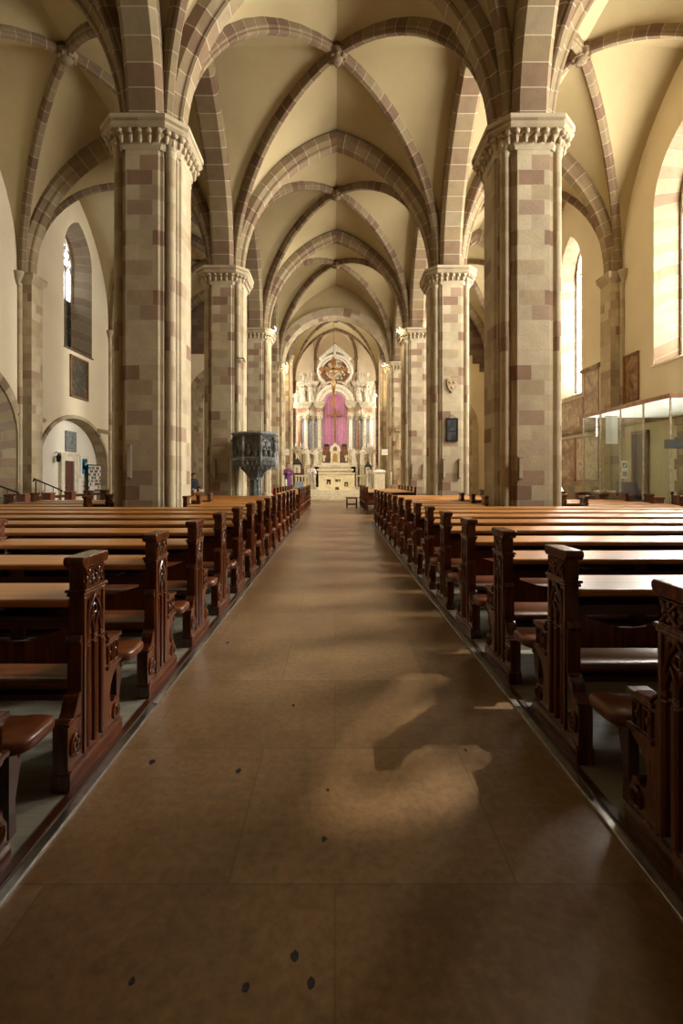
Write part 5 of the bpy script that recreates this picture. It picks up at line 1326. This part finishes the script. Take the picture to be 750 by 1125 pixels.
fresco(22.75, 24.4, 1.35, 3.4, 'dark lower fresco with standing figures under the window', M['fresco'], 5)
fresco(24.45, 26.3, 1.35, 3.4, 'pale lower fresco farthest along the right wall', M['fresco2'], 7)
mb = MB(); mb.box(XR-.03, XR, 19.9, 26.6, 0, 1.35); trim(mb, M['stone'], 'low stone dado below the frescoes on the right wall')
def glass():
    m, nt, b, out = new_mat('clear_greenish_glass'); nt.nodes.remove(b)
    t = N(nt, 'ShaderNodeBsdfTransparent'); t.inputs[0].default_value = (.94,.975,.96,1)
    g = N(nt, 'ShaderNodeBsdfGlossy', Roughness=.02); f = N(nt, 'ShaderNodeLayerWeight', Blend=.5); mx = nt.nodes.new('ShaderNodeMixShader')
    pw = N(nt, 'ShaderNodeMath', operation='POWER'); nt.links.new(f.outputs['Facing'], pw.inputs[0]); pw.inputs[1].default_value = 4.0
    ma = N(nt, 'ShaderNodeMath', operation='MULTIPLY_ADD'); nt.links.new(pw.outputs[0], ma.inputs[0]); ma.inputs[1].default_value = .6; ma.inputs[2].default_value = .03
    nt.links.new(ma.outputs[0], mx.inputs[0]); nt.links.new(t.outputs[0], mx.inputs[1]); nt.links.new(g.outputs[0], mx.inputs[2]); nt.links.new(mx.outputs[0], out.inputs[0]); return m
M['glass'] = glass()
def opal():
    m, nt, b, out = new_mat('opal_roof_glass'); nt.nodes.remove(b)
    t = N(nt, 'ShaderNodeBsdfTranslucent'); t.inputs[0].default_value = (.92,.95,.94,1); d = N(nt, 'ShaderNodeBsdfDiffuse'); d.inputs[0].default_value = (.85,.87,.86,1)
    mx = nt.nodes.new('ShaderNodeMixShader'); mx.inputs[0].default_value = .25; nt.links.new(t.outputs[0], mx.inputs[1]); nt.links.new(d.outputs[0], mx.inputs[2]); nt.links.new(mx.outputs[0], out.inputs[0]); return m
M['opal'] = opal()
GX0, GX1, GY0, GY1, GZ = 8.32, XR-.02, 12.0, 16.2, 3.62
t = thing('glass_porch', (GX0, GY0, 0), 'glass entrance porch with pale flat roof against the right wall', 'porch'); dx, dy = GX1-GX0, GY1-GY0
b = MB()
for bx in ((-.06, .0, -.06, dy+.06), (dx-.05, dx, -.06, dy+.06), (.0, dx-.05, -.06, .0), (.0, dx-.05, dy, dy+.06)): b.box(*bx, GZ-.10, GZ)
b.build('roof_frame', M['red_marble'], t)
b = MB(); b.box(.0, dx-.05, .0, dy, GZ-.08, GZ-.06); b.build('roof_panel', M['opal'], t)
for i in range(4):
    b = MB(); b.box(-.006, .006, dy*i/4+.006, dy*(i+1)/4-.006, .03, GZ-.1); b.build('glass_pane', M['glass'], t)
for i in range(3):
    if i == 1: continue
    b = MB(); b.box(dx*i/3+.006, dx*(i+1)/3-.006, -.006, .006, .03, GZ-.1); b.build('glass_pane', M['glass'], t)
b = MB(); b.box(dx/3+.01, dx*2/3-.01, -.006, .006, .03, 2.5); dr = b.build('glass_door', M['glass'], t)
b = MB(); b.box(dx/3+.006, dx*2/3-.006, -.006, .006, 2.53, GZ-.1); b.build('glass_transom', M['glass'], t)
for i in range(3): b = MB(); b.box(0, dx, dy-.006, dy+.006, .03, GZ-.1) if i == 0 else None; b.build('glass_pane', M['glass'], t) if i == 0 else None
for x, y in ((0,0),(0,dy/4),(0,dy/2),(0,dy*3/4),(0,dy),(dx/3,0),(dx*2/3,0)):
    b = MB(); b.box(x-.018, x+.018, y-.018, y+.018, 0, GZ-.1); b.build('slim_post', M['silver'], t)
b = MB(); b.box(.0, dx, -.035, .035, 2.28, 2.47); b.box(-.12, .3, -.06, .05, 2.26, 2.48); b.build('door_rail', simple('grey_steel', (.16,.18,.18), .4, .6), t)
b = MB(); b.box(-.03, dx, -.03, .03, 0, .03); b.box(-.03, .03, 0, dy, 0, .03); b.build('floor_channel', M['silver'], t)
t = thing('hanging_banner', (8.75, 15.3, 2.60), 'long white paper banner hanging inside the glass porch', 'banner')
b = MB(); b.box(-.19, .19, -.004, .004, 0, .86); b.build('cloth', M['paper'], t)
b = MB(); b.tube([(-.22,0,.87),(.22,0,.87)], .012, 6); b.tube([(-.2,0,.87),(-.2,0,.9)], .004, 4); b.tube([(.2,0,.87),(.2,0,.9)], .004, 4); b.build('rod', M['silver'], t)
t = thing('porch_notice', (9.04, 15.1, 0), 'white sign with green and grey squares on a stand inside the porch', 'sign')
b = MB(); b.box(-.1, .1, -.01, .01, 1.5, 2.06); b.build('panel', M['paper'], t)
b = MB(); b.box(-.07, .07, -.014, -.01, 1.84, 1.99); b.build('green_square', M['green_sign'], t)
b = MB(); b.box(-.045, .02, -.017, -.014, 1.87, 1.91); b.box(-.0, .04, -.017, -.014, 1.92, 1.96); b.box(-.03, .03, -.017, -.014, 1.905, 1.925); b.build('white_mark', M['paper'], t)
b = MB(); b.box(-.07, .07, -.014, -.01, 1.57, 1.72); b.build('grey_square', simple('sign_grey', (.3,.32,.3), .6), t)
b = MB(); b.tube([(0,0,1.5),(0,0,.04)], .018, 6); b.lathe([(.2,0),(.2,.02),(.03,.05)], (0,0,0), 12); b.build('stand', M['silver'], t)
t = thing('leaflet_table', (8.98, 15.78, 0), 'cream wooden table of leaflets inside the glass porch', 'table')
b = MB(); b.box(-.6,.6,-.3,.3,1.02,1.07); b.box(-.58,.58,-.28,-.25,.6,1.02)
for x in (-.55,.55):
    for y in (-.25,.25): b.box(x-.03,x+.03,y-.03,y+.03,0,1.02)
b.build('table_body', M['light_wood'], t)
b = MB(); rr = random.Random(2)
for k in range(6): x = -.5+k*.19; b.box(x, x+.13, -.12, .08, 1.07, 1.09+.03*rr.random())
b.build('leaflets', M['paper'], t)
t = thing('draped_stand', (8.68, 14.3, 0), 'small stand with dark purple cloth inside the porch', 'stand')
b = MB(); b.box(-.22,.22,-.18,.18,0,1.05); b.build('stand_body', M['cream'], t)
b = MB(); b.loft([[(-.24,-.2,1.4),(.1,-.2,1.4),(.1,.2,1.4),(-.24,.2,1.4)], [(-.25,-.22,1.05),(.25,-.22,1.05),(.25,.22,1.05),(-.25,.22,1.05)], [(-.1,-.225,.7),(.25,-.225,.55),(.25,.225,.55),(-.1,.225,.7)]], sm=False); b.build('purple_cloth', simple('deep_purple_cloth', (.05,.02,.06), .8), t)
# stone doorway and dark board seen through the porch
mb = MB(); Y1, Y2 = 13.9, 15.55
for k in range(9):
    e = .12 if k % 2 else 0
    mb.box(XR-.1, XR+.0, Y1-.3-e, Y1, .36*k, .36*(k+1)-.01); mb.box(XR-.1, XR, Y2, Y2+.3+e, .36*k, .36*(k+1)-.01)
mb.box(XR-.1, XR, Y1-.42, Y2+.42, 3.25, 3.5); trim(mb, M['stone'], 'sandstone quoined doorway inside the glass porch')
t = bpy.data.objects.new('door_3', None); COL.objects.link(t); tag(t, 'dark brown door in the stone doorway inside the porch', None, None, 'structure')
b = MB(); b.box(XR-.06, XR-.01, Y1, Y2, 0, 3.24)
for y in (Y1+.06, (Y1+Y2)/2+.06):
    for z0, z1 in ((.2,1.2),(1.4,3.0)): b.box(XR-.08, XR-.06, y, y+.7, z0, z1)
b.build('door_leaf', M['door_wood'], t)
t = thing('wooden_wall_board', (XR, 17.85, 1.0), 'tall brown wooden board on the right wall behind the porch', 'board')
b = MB(); b.box(-.06, 0, -.42, .42, 0, 2.15); b.build('panel', M['wood_dark'], t)
b = MB(); b.box(-.09,0,-.48,-.42,-.05,2.2); b.box(-.09,0,.42,.48,-.05,2.2); b.box(-.09,0,-.48,.48,2.15,2.25); b.build('frame', M['gilt_dark'], t)
# rope barrier at the porch
t = thing('rope_barrier', (8.3, 11.5, 0), 'pale rope slung between two posts before the glass porch', 'rope barrier')
for x in (-.28, 1.5): b = MB(); b.lathe([(.13,0),(.13,.03),(.025,.06),(.02,1.12),(.035,1.14),(.035,1.2),(.0,1.22)][:-1], (x,0,0), 10); b.build('post', M['black_iron'], t)
b = MB(); b.tube([(-.28+1.78*k/14, 0, 1.13-.16*math.sin(PI*k/14)) for k in range(15)], .022, 7); b.build('rope', M['cream'], t)
# reading desk with screen right of the first right pier
t = thing('book_desk', (7.55, 17.0, 0), 'small wooden desk with white card and screen beside the nearest right pier', 'desk')
b = MB(); b.box(-.45,.45,-.25,.25,1.0,1.05); b.box(-.43,-.38,-.23,.23,0,1.0); b.box(.38,.43,-.23,.23,0,1.0); b.box(-.43,.43,.18,.22,.3,1.0); b.build('desk_body', M['red_wood'], t)
b = MB(); b.box(-.33,-.02,.0,.03,1.2,1.5); b.box(-.2,-.15,.0,.03,1.05,1.2); b.build('card', M['paper'], t)
b = MB(); b.prism([(-.15,1.06),(.05,1.28),(.07,1.27),(-.13,1.05)], 'x', .1, .4); b.build('screen', M['silver'], t)
# chewing-gum spots on the aisle floor
spots = []
for px, py, r in ((167,837,.022),(262,847,.02),(356,922,.016),(324,1050,.018),(342,1080,.018),(270,1085,.014),(145,1078,.012),(322,775,.015),(360,868,.012),(511,824,.014),(250,706,.02),(230,650,.02)):
    d = EYE*PIX/(py-524); spots.append(((px-368)*d/PIX, d, r))
for i, (x, y, r) in enumerate(spots):
    b = MB(); rr = random.Random(i); b.prism([(r*.75*rr.uniform(.7,1.2)*math.cos(a), r*1.0*rr.uniform(.7,1.2)*math.sin(a)) for a in [2*PI*k/11 for k in range(11)]], 'z', 0, .0015)
    o = b.build('floor_spot', M['dark_cloth'], None, (x, y, .0003)); tag(o, 'small black trodden spot on the brown aisle floor', 'spot', 'black spots on the aisle floor')
# ------------------------------------------------------------------ camera, light, view
cd = bpy.data.cameras.new('camera'); cam = bpy.data.objects.new('camera', cd); COL.objects.link(cam)
cam.location = (0, 0, EYE); cam.rotation_euler = (PI/2, 0, 0)
cd.sensor_fit = 'VERTICAL'; cd.sensor_height = 36; cd.lens = PIX/1125*36; cd.shift_x = 7/1125; cd.shift_y = -38.5/1125
cd.clip_start = .05; cd.clip_end = 200
S.camera = cam
w = bpy.data.worlds.new('sky'); S.world = w; w.use_nodes = True
w.node_tree.nodes['Background'].inputs[0].default_value = (.75, .86, 1, 1); w.node_tree.nodes['Background'].inputs[1].default_value = 1.0
def light(name, kind, loc, energy, col=(1,1,1), to=None, **k):
    l = bpy.data.lights.new(name, kind); l.energy = energy; l.color = col
    for a, v in k.items(): setattr(l, a, v)
    o = bpy.data.objects.new(name, l); COL.objects.link(o); o.location = loc
    if to is not None: o.rotation_euler = (Vector(to)-Vector(loc)).to_track_quat('-Z', 'Y').to_euler()
    return o
SD = Vector((-.675, -.738, -math.tan(math.radians(SUN_EL))))
light('sun', 'SUN', (30, 50, 30), SUN_E, (1, .86, .66), (30+SD.x, 50+SD.y, 30+SD.z), angle=math.radians(.5))
WARM = (1, .80, .50)
for i, (x, y, z, tx, ty, tz, e) in enumerate(LAMPS):
    light('spot_light', 'SPOT', (x, y, z), e, WARM, (tx, ty, tz), spot_size=math.radians(95), spot_blend=.7, shadow_soft_size=.12)
S.view_settings.view_transform = 'Standard'; S.view_settings.look = 'None'
S.view_settings.gamma = 1; S.view_settings.use_curve_mapping = False
S.view_settings.exposure = EXPO
c = S.cycles
c.max_bounces = 10; c.diffuse_bounces = 6; c.glossy_bounces = 4; c.transmission_bounces = 6; c.transparent_max_bounces = 8
c.sample_clamp_indirect = 8; c.caustics_reflective = False; c.caustics_refractive = False
c.use_denoising = True; c.use_light_tree = True
